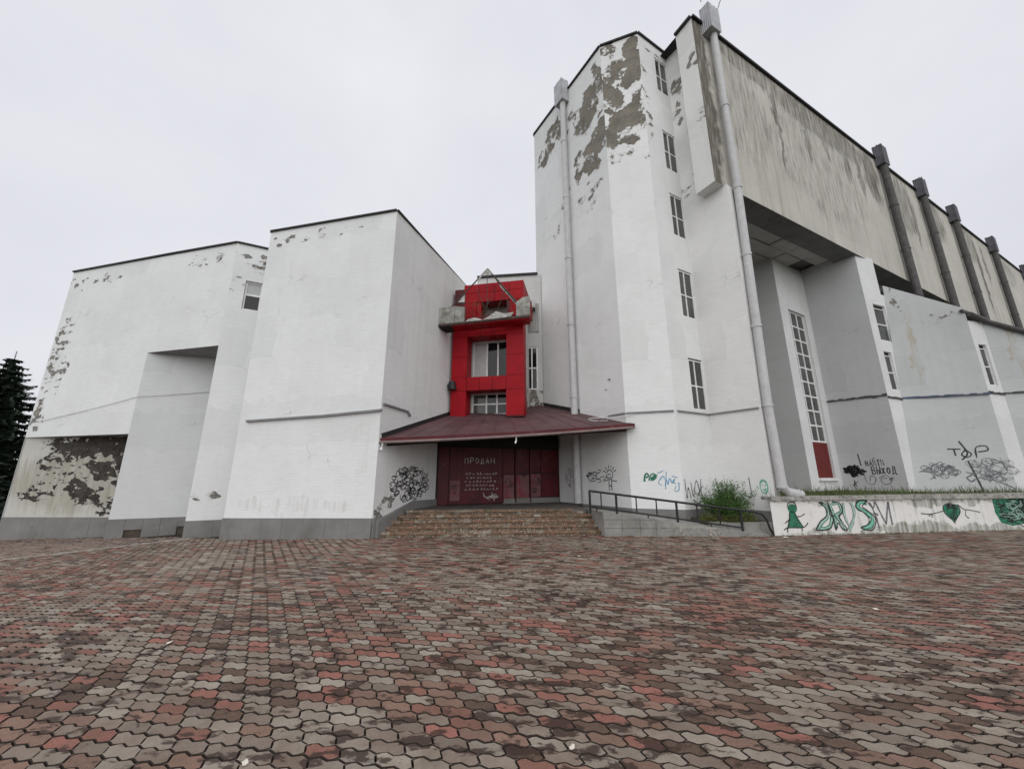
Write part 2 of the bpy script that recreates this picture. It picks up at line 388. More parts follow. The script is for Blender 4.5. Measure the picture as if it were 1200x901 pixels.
def window(parent, W, u0, u1, z0, z1, off, vs, hs, fr=.05, mb_=.025, gl='glass', dk=None, name='window', frame='frame_white'):
    """frame with bars as one part, each pane a sub-part. vs / hs: bar positions as fractions"""
    mb = MB(W.k)
    for a, b, c, d in ((u0, u0 + fr, z0, z1), (u1 - fr, u1, z0, z1), (u0 + fr, u1 - fr, z0, z0 + fr), (u0 + fr, u1 - fr, z1 - fr, z1)):
        W.slab(mb, a, b, c, d, off - .06, off)
    iu0, iu1, iz0, iz1 = u0 + fr, u1 - fr, z0 + fr, z1 - fr
    ux = [iu0 + (iu1 - iu0) * t for t in vs]; zx = [iz0 + (iz1 - iz0) * t for t in hs]
    for x in ux: W.slab(mb, x - mb_, x + mb_, iz0, iz1, off - .055, off - .004)
    for z in zx:
        e = [iu0] + [q for x in ux for q in (x - mb_, x + mb_)] + [iu1]
        for i in range(0, len(e), 2): W.slab(mb, e[i], e[i + 1], z - mb_, z + mb_, off - .055, off - .007)
    w_ = obj(name, mb, frame, parent)
    eu = [iu0] + ux + [iu1]; ez = [iz0] + zx + [iz1]; k = 0
    for i in range(len(eu) - 1):
        for j in range(len(ez) - 1):
            a = eu[i] + (mb_ if i else 0); b = eu[i + 1] - (mb_ if i < len(eu) - 2 else 0)
            c = ez[j] + (mb_ if j else 0); d = ez[j + 1] - (mb_ if j < len(ez) - 2 else 0)
            pm = MB(W.k); W.slab(pm, a, b, c, d, off - .04, off - .03)
            obj('pane', pm, (dk or {}).get((i, j), gl), w_)
    return w_

# strokes and shapes painted on walls
def smooth(pts, n=6):
    if len(pts) < 3: return pts
    o = []
    P = [pts[0]] + list(pts) + [pts[-1]]
    for i in range(1, len(P) - 2):
        a, b, c, d = P[i - 1:i + 3]
        for t in range(n):
            t /= n
            o.append(tuple(.5 * ((2 * b[q]) + (c[q] - a[q]) * t + (2 * a[q] - 5 * b[q] + 4 * c[q] - d[q]) * t * t + (3 * b[q] - a[q] - 3 * c[q] + d[q]) * t ** 3) for q in (0, 1)))
    o.append(pts[-1]); return o
def ribbon(mb, W, pts, wd, off):
    V = [Vector(p) for p in pts]; L = []
    for i, p in enumerate(V):
        d = V[min(i + 1, len(V) - 1)] - V[max(i - 1, 0)]
        if d.length < 1e-6: d = Vector((1, 0))
        d.normalize(); q = Vector((-d.y, d.x)) * wd / 2 * (.8 + .4 * mnoise.noise(Vector((p.x * 6, p.y * 6, 0))))
        L.append((p + q, p - q))
    for (a, b), (c, d) in zip(L, L[1:]):
        mb.face([W.P(*b, off), W.P(*d, off), W.P(*c, off), W.P(*a, off)])
def strokes(name, parent, W, lines, wd, mat, off=.006, curve=True):
    mb = MB(W.k)
    for l in lines: ribbon(mb, W, smooth(l) if curve and len(l) > 2 else l, wd, off)
    return obj(name, mb, mat, parent)
def fillpoly(name, parent, W, polys, mat, off=.004):
    mb = MB(W.k)
    for p in polys:
        cx = sum(q[0] for q in p) / len(p); cz = sum(q[1] for q in p) / len(p)
        for i in range(len(p)):
            a, b = p[i], p[(i + 1) % len(p)]
            mb.face([W.P(cx, cz, off), W.P(*a, off), W.P(*b, off)])
    return obj(name, mb, mat, parent)
def scribble(cx, cz, w_, h_, n, seed, seg=5):
    r = random.Random(seed); out = []
    for _ in range(n):
        x = cx + (r.random() - .5) * w_ * .8; z = cz + (r.random() - .5) * h_ * .8; l = [(x, z)]
        a = r.random() * 6.3
        for k in range(seg):
            a += r.uniform(-1.6, 1.6); x += math.cos(a) * w_ * .16; z += math.sin(a) * h_ * .2
            if ((x - cx) / w_) ** 2 + ((z - cz) / h_) ** 2 > .27:
                a = math.atan2(cz - z, cx - x) + r.uniform(-.8, .8)
            l.append((x, z))
        out.append(l)
    return out
FONT = {'П': [[(0, 0), (0, 1), (.8, 1), (.8, 0)]], 'Р': [[(0, 0), (0, 1), (.65, 1), (.75, .75), (.65, .5), (0, .48)]],
 'О': [[(.4, 1), (.05, .75), (.05, .25), (.4, 0), (.75, .25), (.75, .75), (.4, 1)]], 'Д': [[(0, -.15), (0, .05), (.15, .05), (.3, 1), (.65, 1), (.7, .05), (.85, .05), (.85, -.15)], [(.15, .05), (.7, .05)]],
 'А': [[(0, 0), (.4, 1), (.8, 0)], [(.15, .38), (.65, .38)]], 'М': [[(0, 0), (0, 1), (.45, .4), (.9, 1), (.9, 0)]], 'Н': [[(0, 0), (0, 1)], [(.7, 0), (.7, 1)], [(0, .5), (.7, .5)]],
 'Й': [[(0, 1), (0, 0), (.7, 1), (.7, 0)], [(.2, 1.25), (.35, 1.15), (.5, 1.25)]], 'И': [[(0, 1), (0, 0), (.7, 1), (.7, 0)]], 'Т': [[(0, 1), (.8, 1)], [(.4, 1), (.4, 0)]],
 'В': [[(0, 0), (0, 1), (.5, 1), (.6, .75), (.5, .52), (0, .5)], [(.5, .52), (.72, .28), (.6, 0), (0, 0)]], 'Ы': [[(0, 1), (0, 0), (.4, 0), (.5, .25), (.4, .5), (0, .5)], [(.75, 1), (.75, 0)]],
 'Х': [[(0, 0), (.75, 1)], [(0, 1), (.75, 0)]]}
def text(t, u, z, h, adv=1.0, slope=0., jig=0., seed=1, wx=1.):
    r = random.Random(seed); out = []
    for ch in t:
        s_ = h * (1 + r.uniform(-jig, jig))
        if ch in FONT:
            for l in FONT[ch]: out.append([(u + a * s_ * .8 * wx, z + b * s_) for a, b in l])
        u += h * adv * wx; z += slope * h
    return out

def corrugated_hopper(parent, W, u, z0, z1, wd, dp, mat):
    """square rain hopper of upright corrugated sheet, tapering at the foot"""
    mb = MB(W.k); n = 8
    prof = []
    def edge(a, b, m):
        for i in range(m * 2):
            t = i / (m * 2); prof.append((a[0] + (b[0] - a[0]) * t, a[1] + (b[1] - a[1]) * t, i % 2))
    hw = wd / 2
    edge((-hw, .02), (-hw, dp), 5); edge((-hw, dp), (hw, dp), 7); edge((hw, dp), (hw, .02), 5)
    prof.append((hw, .02, 0))
    def ring(z, sc_):
        r = []
        for (x, y, k) in prof:
            q = 1 - .06 * k
            r.append(W.P(u + x * sc_ * q, z, y * (sc_ if sc_ < 1 else 1) * q))
        return r
    rs = [ring(z0, .98), ring(z1, 1.)]
    rr = random.Random(int(u * 10))
    top = [(p[0], p[1], p[2] + rr.uniform(-.06, .05)) for p in rs[1]]
    for i in range(len(prof) - 1): mb.face([rs[0][i], rs[0][i + 1], top[i + 1], top[i]])
    mb.face(rs[0][::-1]); 
    mb.face([rs[1][0], rs[1][5], rs[1][-6], rs[1][-1]])
    return obj('rain_hopper', mb, mat, parent)
def downpipe(parent, W, u, z0, z1, r, off, mat, every=2.4, shoe=None):
    mb = MB(W.k); pts = [W.P(u, z, off) for z in (z1, (z0 + z1) / 2, z0)]
    if shoe: pts += [W.P(u + shoe[0] * .4, z0 - .12, off + .05), W.P(u + shoe[0], z0 - shoe[1], off + .12)]
    mb.tube(pts, r, 14)
    p = obj('downpipe', mb, mat, parent)
    z = z0 + .9
    while z < z1 - .3:
        cb = MB(W.k); cb.tube([W.P(u, z - .035, off), W.P(u, z + .035, off)], r * 1.13, 14); z += every
        obj('pipe_collar', cb, mat, p)
    return p
def flashing(parent, pts, mat='flashing', w_=.09, h=.09, k=1.):
    h *= .62
    mb = MB(k)
    for a, b in zip(pts, pts[1:]): mb.bar(a, b, w_, h / 2)
    return obj('roof_edge', mb, mat, parent)
def roofpoly(parent, pts, z, k=1., name='roof', mat='flashing'):
    mb = MB(k); mb.face([(x, y, z) for x, y in pts]); return obj(name, mb, mat, parent)

def zg(x): return -.043 * max(0., -3.7 - max(x, -24))

# ------------------------------------------------------------------ plan
A0 = (-18.5, 14.5); A1 = (-10.1, 12.4); A2 = (-10.1 + .895 * 5, 12.4 + .447 * 5)
B0 = (-8.43, 11.7); B1 = (-3.7, 10.6); B2 = (-1.6, 16.9)
K = 1.03                                       # right-hand volumes stand 3 % further off than first measured
T0 = (1.16, 16.3); T1 = (3.65, 12.1); T2 = (5.05, 11.6); T3 = (6.48, 12.4); L_ = (7.35, 11.05)
U0 = (6.87, 10.9); dU = (.892, .452); U1 = (U0[0] + 48 * dU[0], U0[1] + 48 * dU[1])
W0 = (12.05, 15.8); D1 = (14.5, 17.2); C1 = (15.55, 15.4); S1 = (17.19, 16.01); C2 = (18.63, 14.5); S2 = (19.4, 14.65); C3 = (22.6, 13.1)
def k2(p): return (p[0] * K, p[1] * K)

# ------------------------------------------------------------------ ground
g = MB(); xs = [-1500, -24, -20, -15, -10, -6, -3.7, 0, 1500]; ys = [-1500, -20, 30, 1500]
for a, b in zip(xs, xs[1:]):
    for c, d in zip(ys, ys[1:]): g.face([(a, c, zg(a) - .12), (b, c, zg(b) - .12), (b, d, zg(b) - .12), (a, d, zg(a) - .12)])
gr = obj('ground', g, 'ground'); gr['kind'] = 'structure'
g = MB(); xs = [-23, -20, -15, -10, -6, -3.7, 0, 22]
for a, b in zip(xs, xs[1:]): g.face([(a, -8, zg(a) - .03), (b, -8, zg(b) - .03), (b, 17, zg(b) - .03), (a, 17, zg(a) - .03)])
plaza = obj('plaza_paving', g, 'bed'); plaza['kind'] = 'structure'

# side path along the left wing
PA, PB = Vector((-9.75, 12.35)), Vector((-17.5, 4.2))
pdn = (PB - PA).normalized(); pnn = Vector((pdn.y, -pdn.x))      # to the left of the edge
def in_path(x, y): return (Vector((x, y)) - PA).dot(pnn) > -.05 and x < -9.5
for i in range(24):
    a = PA + pdn * (i * .46); b = PA + pdn * (i * .46 + .45); km = MB()
    km.bar((a.x, a.y, zg(a.x) - .035 + RNG.uniform(-.004, .004)), (b.x, b.y, zg(b.x) - .035), .03, .045); obj('kerb_stone', km, 'kerb', plaza)

# pavers ---------------------------------------------------------------
TH = R(10); rd = Vector((math.cos(TH), -math.sin(TH))); cd = Vector((math.sin(TH), math.cos(TH)))
PLN, PW, GAP = .228, .103, .007
fx = [(-30, 16), (-18.5, 14.6), (-10.1, 12.5), (-8.43, 11.75), (-3.7, 10.65), (-3.6, 10.75), (2.6, 11.2), (2.61, 10.9), (7.15, 10.85), (7.19, 11.1), (15.5, 12.25), (30, 14.2)]
def yfront(x):
    for (a, b), (c, d) in zip(fx, fx[1:]):
        if a <= x <= c: return b + (d - b) * (x - a) / (c - a)
    return 16
def tri(q): q = q % 1.; return 4 * q if q < .25 else (2 - 4 * q if q < .75 else 4 * q - 4)
def wave(t): return .0105 * tri(t / (PLN / 2))        # long edges, repeats every half paver
def endw(t): return .02 * math.sin((t + .5) * 2 * math.pi)               # end edges
def outline(gap, m):
    hx, hy = PLN / 2, PW / 2; o = []
    xs_ = [-hx + PLN * i / m for i in range(m + 1)]
    for x in xs_: o.append((x, -hy + wave(x)))
    for t in (-.25, .0, .25): o.append((hx + endw(t), t * PW))
    for x in reversed(xs_): o.append((x, hy + wave(x)))
    for t in (.25, .0, -.25): o.append((-hx + endw(t), t * PW))
    o = [(x + .19 * y, y) for x, y in o]
    # pull every vertex in by half the joint
    n = len(o); r = []
    for i in range(n):
        a, b, c = Vector(o[i - 1]), Vector(o[i]), Vector(o[(i + 1) % n])
        e = ((b - a).normalized() + (c - b).normalized()); e.normalize(); nn = Vector((-e.y, e.x))
        p = b + nn * gap; r.append((p.x, p.y))
    return r
O_hi = [outline(GAP / 2, 8), outline(GAP / 2 + .004, 8)]; O_lo = outline(GAP / 2, 6)
def paver_geo(hi):
    if hi:
        a, b = O_hi; n = len(a)
        v = [(x, y, -.03) for x, y in a] + [(x, y, -.006) for x, y in a] + [(x, y, 0) for x, y in b]
        f = [tuple(range(2 * n, 3 * n))]
        for q in (0, n):
            for i in range(n):
                j = (i + 1) % n; f.append((q + i, q + j, q + n + j, q + n + i))
    else:
        a = O_lo; n = len(a); v = [(x, y, -.02) for x, y in a] + [(x, y, 0) for x, y in a]
        f = [tuple(range(n, 2 * n))] + [(i, (i + 1) % n, n + (i + 1) % n, n + i) for i in range(n)]
    return v, f
GV, GF = paver_geo(True); LV, LF = paver_geo(False)
pme = bpy.data.meshes.new('paver'); pme.from_pydata(GV, [], GF); pme.materials.append(M['paver']); pme.materials.append(M['bed']); pme.polygons.foreach_set('material_index', [0 if len(f) > 4 else 1 for f in GF]); pme.update()
cells = []
pt_c, pt_s = math.cos(math.atan(106.5 / 445)), math.sin(math.atan(106.5 / 445))
for j in range(-60, 225):
    for i in range(-150, 150):
        p = rd * ((i + (.5 if j % 2 else 0)) * PLN + .19 * PW * j) + cd * (j * PW)
        x, y = p
        if y < .9 or abs(x) > 1.62 * y + 1.6 or x > 19 or x < -22 or y > yfront(x) + .12: continue
        f_ = y * pt_c - 1.6 * pt_s; up = -y * pt_s - 1.6 * pt_c
        vis = f_ > 0 and abs(x / f_ * 445) < 606 and up / f_ * 445 > -458
        cells.append((not vis, x * x + y * y, x, y))
cells.sort()
def tint(x, y, r):
    a = mnoise.noise(Vector((x * .55, y * .55, 3.1))); b = mnoise.noise(Vector((x * .4, y * .4, 9.7))); t = r.random()
    pr = .31 + .5 * a; pb = .15 + .3 * b
    if t < pr * .5: c = (.27, .105, .082) if r.random() < .6 else (.215, .09, .068)
    elif t < pr * 1.15: c = (.215, .128, .096)
    elif t < pr * 1.15 + pb * .6: c = (.085, .05, .036)
    else: c = (.285, .25, .205) if r.random() < .6 else (.21, .17, .138)
    k = r.uniform(.9, 1.32); return (c[0] * k, c[1] * k, c[2] * k, 1)
V, Fc, Tn = [], [], []
rp_ = random.Random(3)
for idx, (_, d2, x, y) in enumerate(cells):
    z = zg(x) + rp_.uniform(-.003, .003) + .012 * mnoise.noise(Vector((x * .8, y * .8, 0)))
    a = -TH + rp_.uniform(-.012, .012); tn = tint(x, y, rp_)
    if in_path(x, y): tn = tuple(.45 * q + .55 * w for q, w in zip(tn, (.33, .26, .225, 1)))
    if idx < 300:
        o = bpy.data.objects.new('paver', pme); col.objects.link(o); o.parent = plaza; o.location = (x, y, z)
        o.rotation_euler = (rp_.uniform(-.008, .008), rp_.uniform(-.006, .006), a); o.color = tn
        continue
    vv, ff = (GV, GF) if y < 6 else (LV, LF)
    ca, sa = math.cos(a), math.sin(a); tx, ty = rp_.uniform(-.008, .008), rp_.uniform(-.006, .006)
    b0 = len(V)
    V += [(x + p[0] * ca - p[1] * sa, y + p[0] * sa + p[1] * ca, z + p[2] + p[0] * ty + p[1] * tx) for p in vv]
    Fc += [tuple(q + b0 for q in f) for f in ff]; Tn += list(tn) * len(vv)
fm = bpy.data.meshes.new('paver_field'); fm.from_pydata(V, [], Fc); at = fm.color_attributes.new('tint', 'FLOAT_COLOR', 'POINT'); at.data.foreach_set('color', Tn)
fm.materials.append(M['paver_field']); fm.materials.append(M['bed']); fm.polygons.foreach_set('material_index', [0 if len(f) > 4 else 1 for f in Fc]); fm.update()
fo = bpy.data.objects.new('paver_field', fm); col.objects.link(fo); fo.parent = plaza; fo['kind'] = 'stuff'

# ------------------------------------------------------------------ left wing
ZA = 9.92
mA1 = wall_mat('left_wing_paint', blobs=[(.8, 9.3, 3.5, .35, .0, -.17), (2.3, 9.35, 1.2, .3, 0, -.13), (.5, 7.0, .5, 1.1, 0, -.06), (.4, 5.6, .5, .6, 0, -.05), (.35, 3.8, .45, .8, 0, -.02), (.6, 6, .8, 2.4, 0, -.17), (7.2, 9.4, 1.2, .35, 0, -.16)], under='plaster', stretch=1.6, streak=.07)
mA2 = wall_mat('left_wing_pier_paint', blobs=[(.4, 9.4, .5, .3, 0, -.1), (.9, 9.3, .5, .5, 0, .0), (.2, 8.3, .3, .5, 0, -.15), (.35, .95, .5, .35, 0, -.12)], under='plaster', stretch=1.5, streak=.07)
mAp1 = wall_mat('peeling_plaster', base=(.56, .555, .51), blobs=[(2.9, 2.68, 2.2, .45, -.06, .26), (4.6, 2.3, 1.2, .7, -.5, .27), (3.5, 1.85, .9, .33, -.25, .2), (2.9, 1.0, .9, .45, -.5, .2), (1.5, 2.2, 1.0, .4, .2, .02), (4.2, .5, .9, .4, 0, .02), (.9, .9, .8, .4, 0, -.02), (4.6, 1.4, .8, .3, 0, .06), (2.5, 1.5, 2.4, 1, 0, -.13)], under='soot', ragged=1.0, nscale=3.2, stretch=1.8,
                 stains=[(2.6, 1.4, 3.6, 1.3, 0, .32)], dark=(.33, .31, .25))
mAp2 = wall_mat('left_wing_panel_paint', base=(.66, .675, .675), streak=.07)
wing = thing('building_wing', 'white low wing at far left with two stepped recesses and peeling grey plaster', 'building', (-14, 14, -.5))
WA = Wall(A0, A1); WP = Wall(A1, A2)
uM = 5.37; pM = WA.P(uM, 0)[:2]
mb = MB(); WA.panel(mb, 0, WA.L, 3.0, ZA, holes=[(uM, WA.L, 2.9, 5.95)] and []) if False else None
WA.panel(mb, 0, uM, 3.0, ZA); WA.panel(mb, uM, WA.L, 5.95, ZA)
obj('wall', mb, mA1, wing)
W1 = Wall((A0[0] + .02, A0[1] + .03), (-13.1, 14.05)); mb = MB(); W1.panel(mb, 0, W1.L, -1.2, 3.0); obj('wall', mb, mAp1, wing)
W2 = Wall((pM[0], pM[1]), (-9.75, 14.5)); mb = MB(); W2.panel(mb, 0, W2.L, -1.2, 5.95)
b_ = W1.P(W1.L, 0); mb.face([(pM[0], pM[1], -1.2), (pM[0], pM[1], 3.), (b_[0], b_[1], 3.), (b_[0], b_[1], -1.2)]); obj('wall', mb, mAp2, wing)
wz = (7.40, 8.52); wu = (.44, .98)
mb = MB(); WP.panel(mb, 0, WP.L, -1.2, ZA, holes=[(wu[0], wu[1], wz[0], wz[1], .14)])
e = WP.P(0, 0); b_ = W2.P(W2.L, 0); mb.face([(b_[0], b_[1], -1.2), (e[0], e[1], -1.2), (e[0], e[1], 5.95), (b_[0], b_[1], 5.95)])
obj('wall', mb, mA2, wing)
mb = MB(); a0 = WA.P(0, 3.0); a1 = WA.P(uM, 3.); b1 = W1.P(W1.L, 3.); b0 = W1.P(0, 3.); mb.face([a0, b0, b1, a1]); obj('soffit', mb, 'ledge', wing); mb = MB()
a0 = WA.P(uM, 5.95); a1 = WA.P(WA.L, 5.95); b1 = W2.P(W2.L, 5.95); mb.face([a0, b1, a1]); obj('soffit', mb, 'ledge', wing)
back = [(-16.5, 22), (-2.5, 19)]
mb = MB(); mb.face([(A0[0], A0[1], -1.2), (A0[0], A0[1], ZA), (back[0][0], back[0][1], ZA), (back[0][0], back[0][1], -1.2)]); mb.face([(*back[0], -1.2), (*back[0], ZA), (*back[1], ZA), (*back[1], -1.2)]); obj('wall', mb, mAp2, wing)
roofpoly(wing, [A0, A1, A2, back[1], back[0]], ZA - .02)
flashing(wing, [(*A0, ZA + .03), (*WA.P(uM, 0)[:2], ZA + .05), (*A1, ZA + .03), (*A2, ZA + .03)], w_=.06, h=.09)
window(wing, WP, wu[0] + .01, wu[1] - .01, wz[0] + .01, wz[1] - .01, -.08, [], [.55], .045, .035, gl='glass_dark', dk={(0, 1): 'board'})
def plinth(parent, W, u0, u1, top0, top1, n, miss=(), bot=-1.3, off=.045, mat='plinth'):
    mb = MB(W.k); W.slab(mb, u0, u1, bot, min(top0, top1) - .02, -.25, .004); obj('plinth_core', mb, 'plinth_raw', parent)
    for i in range(n):
        ua = u0 + (u1 - u0) * i / n; ub = u0 + (u1 - u0) * (i + 1) / n; ta = top0 + (top1 - top0) * i / n; tb = top0 + (top1 - top0) * (i + 1) / n
        zb = bot
        if i in miss:
            x = W.P(ua, 0)[0]; zb = zg(x) + .24
        m_ = MB(W.k); o_ = off + RNG.uniform(-.004, .004)
        W.slab4(m_, [(ua + .003, zb), (ub - .003, zb), (ub - .003, tb), (ua + .003, ta)], .005, o_)
        obj('plinth_slab', m_, mat, parent)
plinth(wing, W1, 0, W1.L, .13, .17, 6); plinth(wing, W2, 0, W2.L, .19, .22, 8, miss=(1, 4, 5, 6)); plinth(wing, WP, 0, 2.2, .23, .23, 3)
# cable across the wing
cm = MB(); pts = [WA.P(.35, 3.55, .05)] + [WA.P(u, 3.55 + (u - .35) * .155 - .05 * math.sin((u - .35) / 6.5 * math.pi), .03) for u in (1.5, 3, 4.5, 5.4)] + [W2.P(u, 4.28 + u * .17, .03) for u in (.8, 1.8, 2.6)]
cm.tube(pts, .007, 6); tag(obj('cable', cm, 'cable'), 'thin grey cable slung across the white left wing wall', 'cable')

# ------------------------------------------------------------------ centre block
ZB = 9.87
mB = wall_mat('centre_block_paint', stains=[(2.2, .75, 3.0, .28, 0, -.04), (4.3, 2.2, .6, 1.2, 0, -.16), (1, 7, .5, 2.5, 0, -.2)], dark=(.5, .49, .46), blobs=[(1.0, 9.45, 1.2, .3, 0, -.14), (2.6, 9.5, 1.6, .25, 0, -.2)], under='plaster', stretch=1.6, streak=.06)
mBs = wall_mat('centre_block_side_paint', base=(.74, .745, .735), blobs=[(.5, .75, .6, .3, .6, .05), (2.0, .5, 1.8, .25, .1, -.08), (1.1, 1.15, .6, .25, 0, -.16)], under='plaster', streak=.28, soil=(.4, .36, .29), stains=[(4.8, 5.5, .8, 3.5, 0, -.22)], dark=(.3, .28, .24))
blk = thing('building_block', 'plain white windowless block left of the red entrance, with a thin ledge', 'building', (-5, 12, -.2))
WB = Wall(B0, B1); WS = Wall(B1, B2)
mb = MB(); WB.panel(mb, 0, WB.L, -1.2, ZB); obj('wall', mb, mB, blk)
mb = MB(); WS.panel(mb, 0, WS.L + 2, -1.2, ZB); obj('wall', mb, mBs, blk)
bb = [(-1.1, 18.8), (-5.9, 20.2)]
mb = MB(); mb.face([(*bb[1], -1.2), (*B0, -1.2), (*B0, ZB), (*bb[1], ZB)]); obj('wall', mb, mB, blk)
roofpoly(blk, [B0, B1, bb[0], bb[1]], ZB - .02)
flashing(blk, [(*bb[1], ZB + .03), (*B0, ZB + .03), (*B1, ZB + .03), (*bb[0], ZB + .03)], w_=.06, h=.085)
plinth(blk, WB, 0, WB.L, .39, .5, 7); plinth(blk, WS, 0, 1.1, .5, .52, 2)
mb = MB(); WB.slab4(mb, [(.3, 3.19), (3.0, 3.26), (4.9, 3.36), (4.9, 3.42), (3.0, 3.32), (.3, 3.25)], 0, .07); obj('ledge', mb, 'ledge', blk)
mb = MB(); mb.tube([WS.P(.05, 3.58, .05), WS.P(1.25, 3.55, .05), WS.P(1.4, 3.42, .05)], .035, 8); obj('pipe', mb, 'ledge', blk)
# big curly tag on the side wall
cx_, cz_ = 1.72, 1.36; r_ = random.Random(31); ln = []
for k in range(84):
    a = r_.uniform(0, 6.283); q = r_.random() ** .6; x = cx_ + .95 * q * math.cos(a); z = cz_ + .46 * q * math.sin(a); sg = r_.choice((-1, 1)); R0 = r_.uniform(.12, .24); tw_ = r_.uniform(3, 6.5)
    ln.append([(x + R0 * (1 - t / 12) * math.cos(a + sg * tw_ * t / 9), z + R0 * .62 * (1 - t / 12) * math.sin(a + sg * tw_ * t / 9)) for t in range(10)])
for k in range(17):
    a = k * .37; ln.append([(cx_ + .85 * math.cos(a), cz_ + .4 * math.sin(a)), (cx_ + 1.08 * math.cos(a + .15), cz_ + .52 * math.sin(a + .15)), (cx_ + .98 * math.cos(a + .3), cz_ + .42 * math.sin(a + .3))])
strokes('graffiti', blk, WS, ln, .034, 'paint_dark')
lm = MB(); c0 = Vector(WS.P(3.85, 4.95, 0)); lm.tube([c0, c0 + WS.n * .18], .05, 10); lm.tube([c0 + WS.n * .18 + Vector((0, 0, .16)), c0 + WS.n * .2 + Vector((0, 0, -.02)), c0 + WS.n * .2 + Vector((0, 0, -.16))], .12, 12, r2=.17)
tag(obj('wall_lamp', lm, 'black_steel'), 'small black wall lamp beside the red frame on the block side wall', 'lamp')

# ------------------------------------------------------------------ entrance bay with red frame
bay = thing('entrance_bay', 'recessed entrance bay with bright red panelled frame and ruined balcony', 'building', (-.8, 14.5, 0))
mBay = wall_mat('bay_peeling_paint', base=(.62, .62, .6), blobs=[(2.75, 4.9, .45, .9, .2, .06), (2.3, 6.5, .3, 1.2, 0, -.08)], under='brick', streak=.4)
Q0 = (-1.68, 16.75); Q1 = (1.22, 16.4); WQ = Wall(Q0, Q1)
mb = MB(); WQ.panel(mb, 0, WQ.L + .15, 0, 10.9, holes=[(2.33, 2.86, 5.3, 7.3, .1)]); obj('wall', mb, mBay, bay)
window(bay, WQ, 2.34, 2.85, 5.31, 7.29, -.03, [.5], [.5], .05, .03, gl='glass_dark')
mb = MB(); mb.bar(WQ.P(0, 10.95), WQ.P(WQ.L, 10.95), .08, .05); obj('roof_edge', mb, 'flashing', bay)
# corrugated sheet band on the back wall, right of the frame
mb = MB(); n = 14
for i in range(n):
    u0 = 2.25 + i * .05; mb.face([WQ.P(u0, 8.0, .03 + .04 * (i % 2)), WQ.P(u0 + .05, 8.0, .03 + .04 * ((i + 1) % 2)), WQ.P(u0 + .05, 9.4, .03 + .04 * ((i + 1) % 2)), WQ.P(u0, 9.4, .03 + .04 * (i % 2))])
obj('corrugated_sheet', mb, 'soffit', bay)
ac = thing('air_conditioner', 'small pale air conditioner on the wall right of the red box', 'air conditioner', WQ.P(2.55, 9.0, .1))
mb = MB(); WQ.slab(mb, 2.3, 2.8, 9.05, 9.45, .1, .42); obj('casing', mb, 'board', ac)
mb = MB(); c0 = Vector(WQ.P(2.5, 9.25, .43)); mb.tube([c0, c0 + WQ.n * .02], .15, 16); obj('fan_grille', mb, 'flashing', ac)
mb = MB(); mb.bar(WQ.P(2.35, 9.03, .0), WQ.P(2.35, 9.03, .4), .02, .02); obj('bracket', mb, 'black_steel', ac); mb = MB(); mb.bar(WQ.P(2.75, 9.03, .0), WQ.P(2.75, 9.03, .4), .02, .02); obj('bracket', mb, 'black_steel', ac)
# body behind the frame
F0 = (-2.36, 14.28); F1 = (.44, 13.72); WF = Wall(F0, F1); FL = WF.L
mb = MB(); BD = -.75
WF.panel(mb, .03, FL - .22, 3.6, 9.0, holes=[(.62, FL - .7, 5.32, 6.95, .1), (.62, FL - .7, 3.9, 4.78, .1)], off=BD)
for ue in (FL - .22,):
    a = WF.P(ue, 3.6, BD); b = WF.P(ue, 3.6, -3.0); mb.face([a, b, (b[0], b[1], 9.), (a[0], a[1], 9.)], [(1.6, 3.6), (3.8, 3.6), (3.8, 9), (1.6, 9)])
mb.face([WF.P(0.03, 9., BD), WF.P(FL - .22, 9., BD), WF.P(FL - .22, 9., -3), WF.P(.03, 9., -3)])
obj('wall', mb, mBay, bay)
window(bay, WF, .63, FL - .71, 5.33, 6.94, BD - .03, [.38, .7], [], .05, .03, gl='glass_dark', dk={(0, 0): 'board'})
window(bay, WF, .63, FL - .71, 3.91, 4.77, BD - .03, [.38, .68], [.5], .05, .03, gl='glass_dark', dk={(0, 0): 'glass', (0, 1): 'glass'})
mb = MB()
for i in range(20): WF.slab(mb, .68 + i * .07, .72 + i * .07, 6.86, 6.93, BD + .02, BD + .06)
obj('valance', mb, 'frame_white', bay)
# red panels: each cassette its own piece
def cassette(W, u0, u1, z0, z1, o0, o1, mat='red'):
    mb = MB(); g_ = .008; W.slab(mb, u0 + g_, u1 - g_, z0 + g_, z1 - g_, o0, o1); return obj('cladding_panel', mb, mat, bay)
mb = MB()
CW = .68; zJ = [3.74, 4.74, 5.28, 6.1, 6.92, 7.66]
uL = (0, .62); uR = (FL - CW, FL)
core = MB()
for (a, b) in (uL, uR): WF.slab(core, a + .02, b - .02, 3.7, 9.0, -.6, -.02)
WF.slab(core, .62, FL - CW, 4.82, 5.22, -.58, -.03); WF.slab(core, .62, FL - CW, 6.98, 7.8, -.58, -.03); WF.slab(core, 1.0, FL - .2, 8.45, 9.08, -1.6, -.04)
obj('frame_core', core, 'maroon', bay)
for (a, b) in (uL, uR):
    for z0, z1 in zip(zJ, zJ[1:]): cassette(WF, a, b, z0, z1, -.62, 0)
n = 3
for i in range(n):
    a = .62 + (FL - CW - .62) * i / n; b = .62 + (FL - CW - .62) * (i + 1) / n
    cassette(WF, a, b, 4.74, 5.28, -.6, -.005); cassette(WF, a, b, 6.92, 7.66, -.6, -.005)
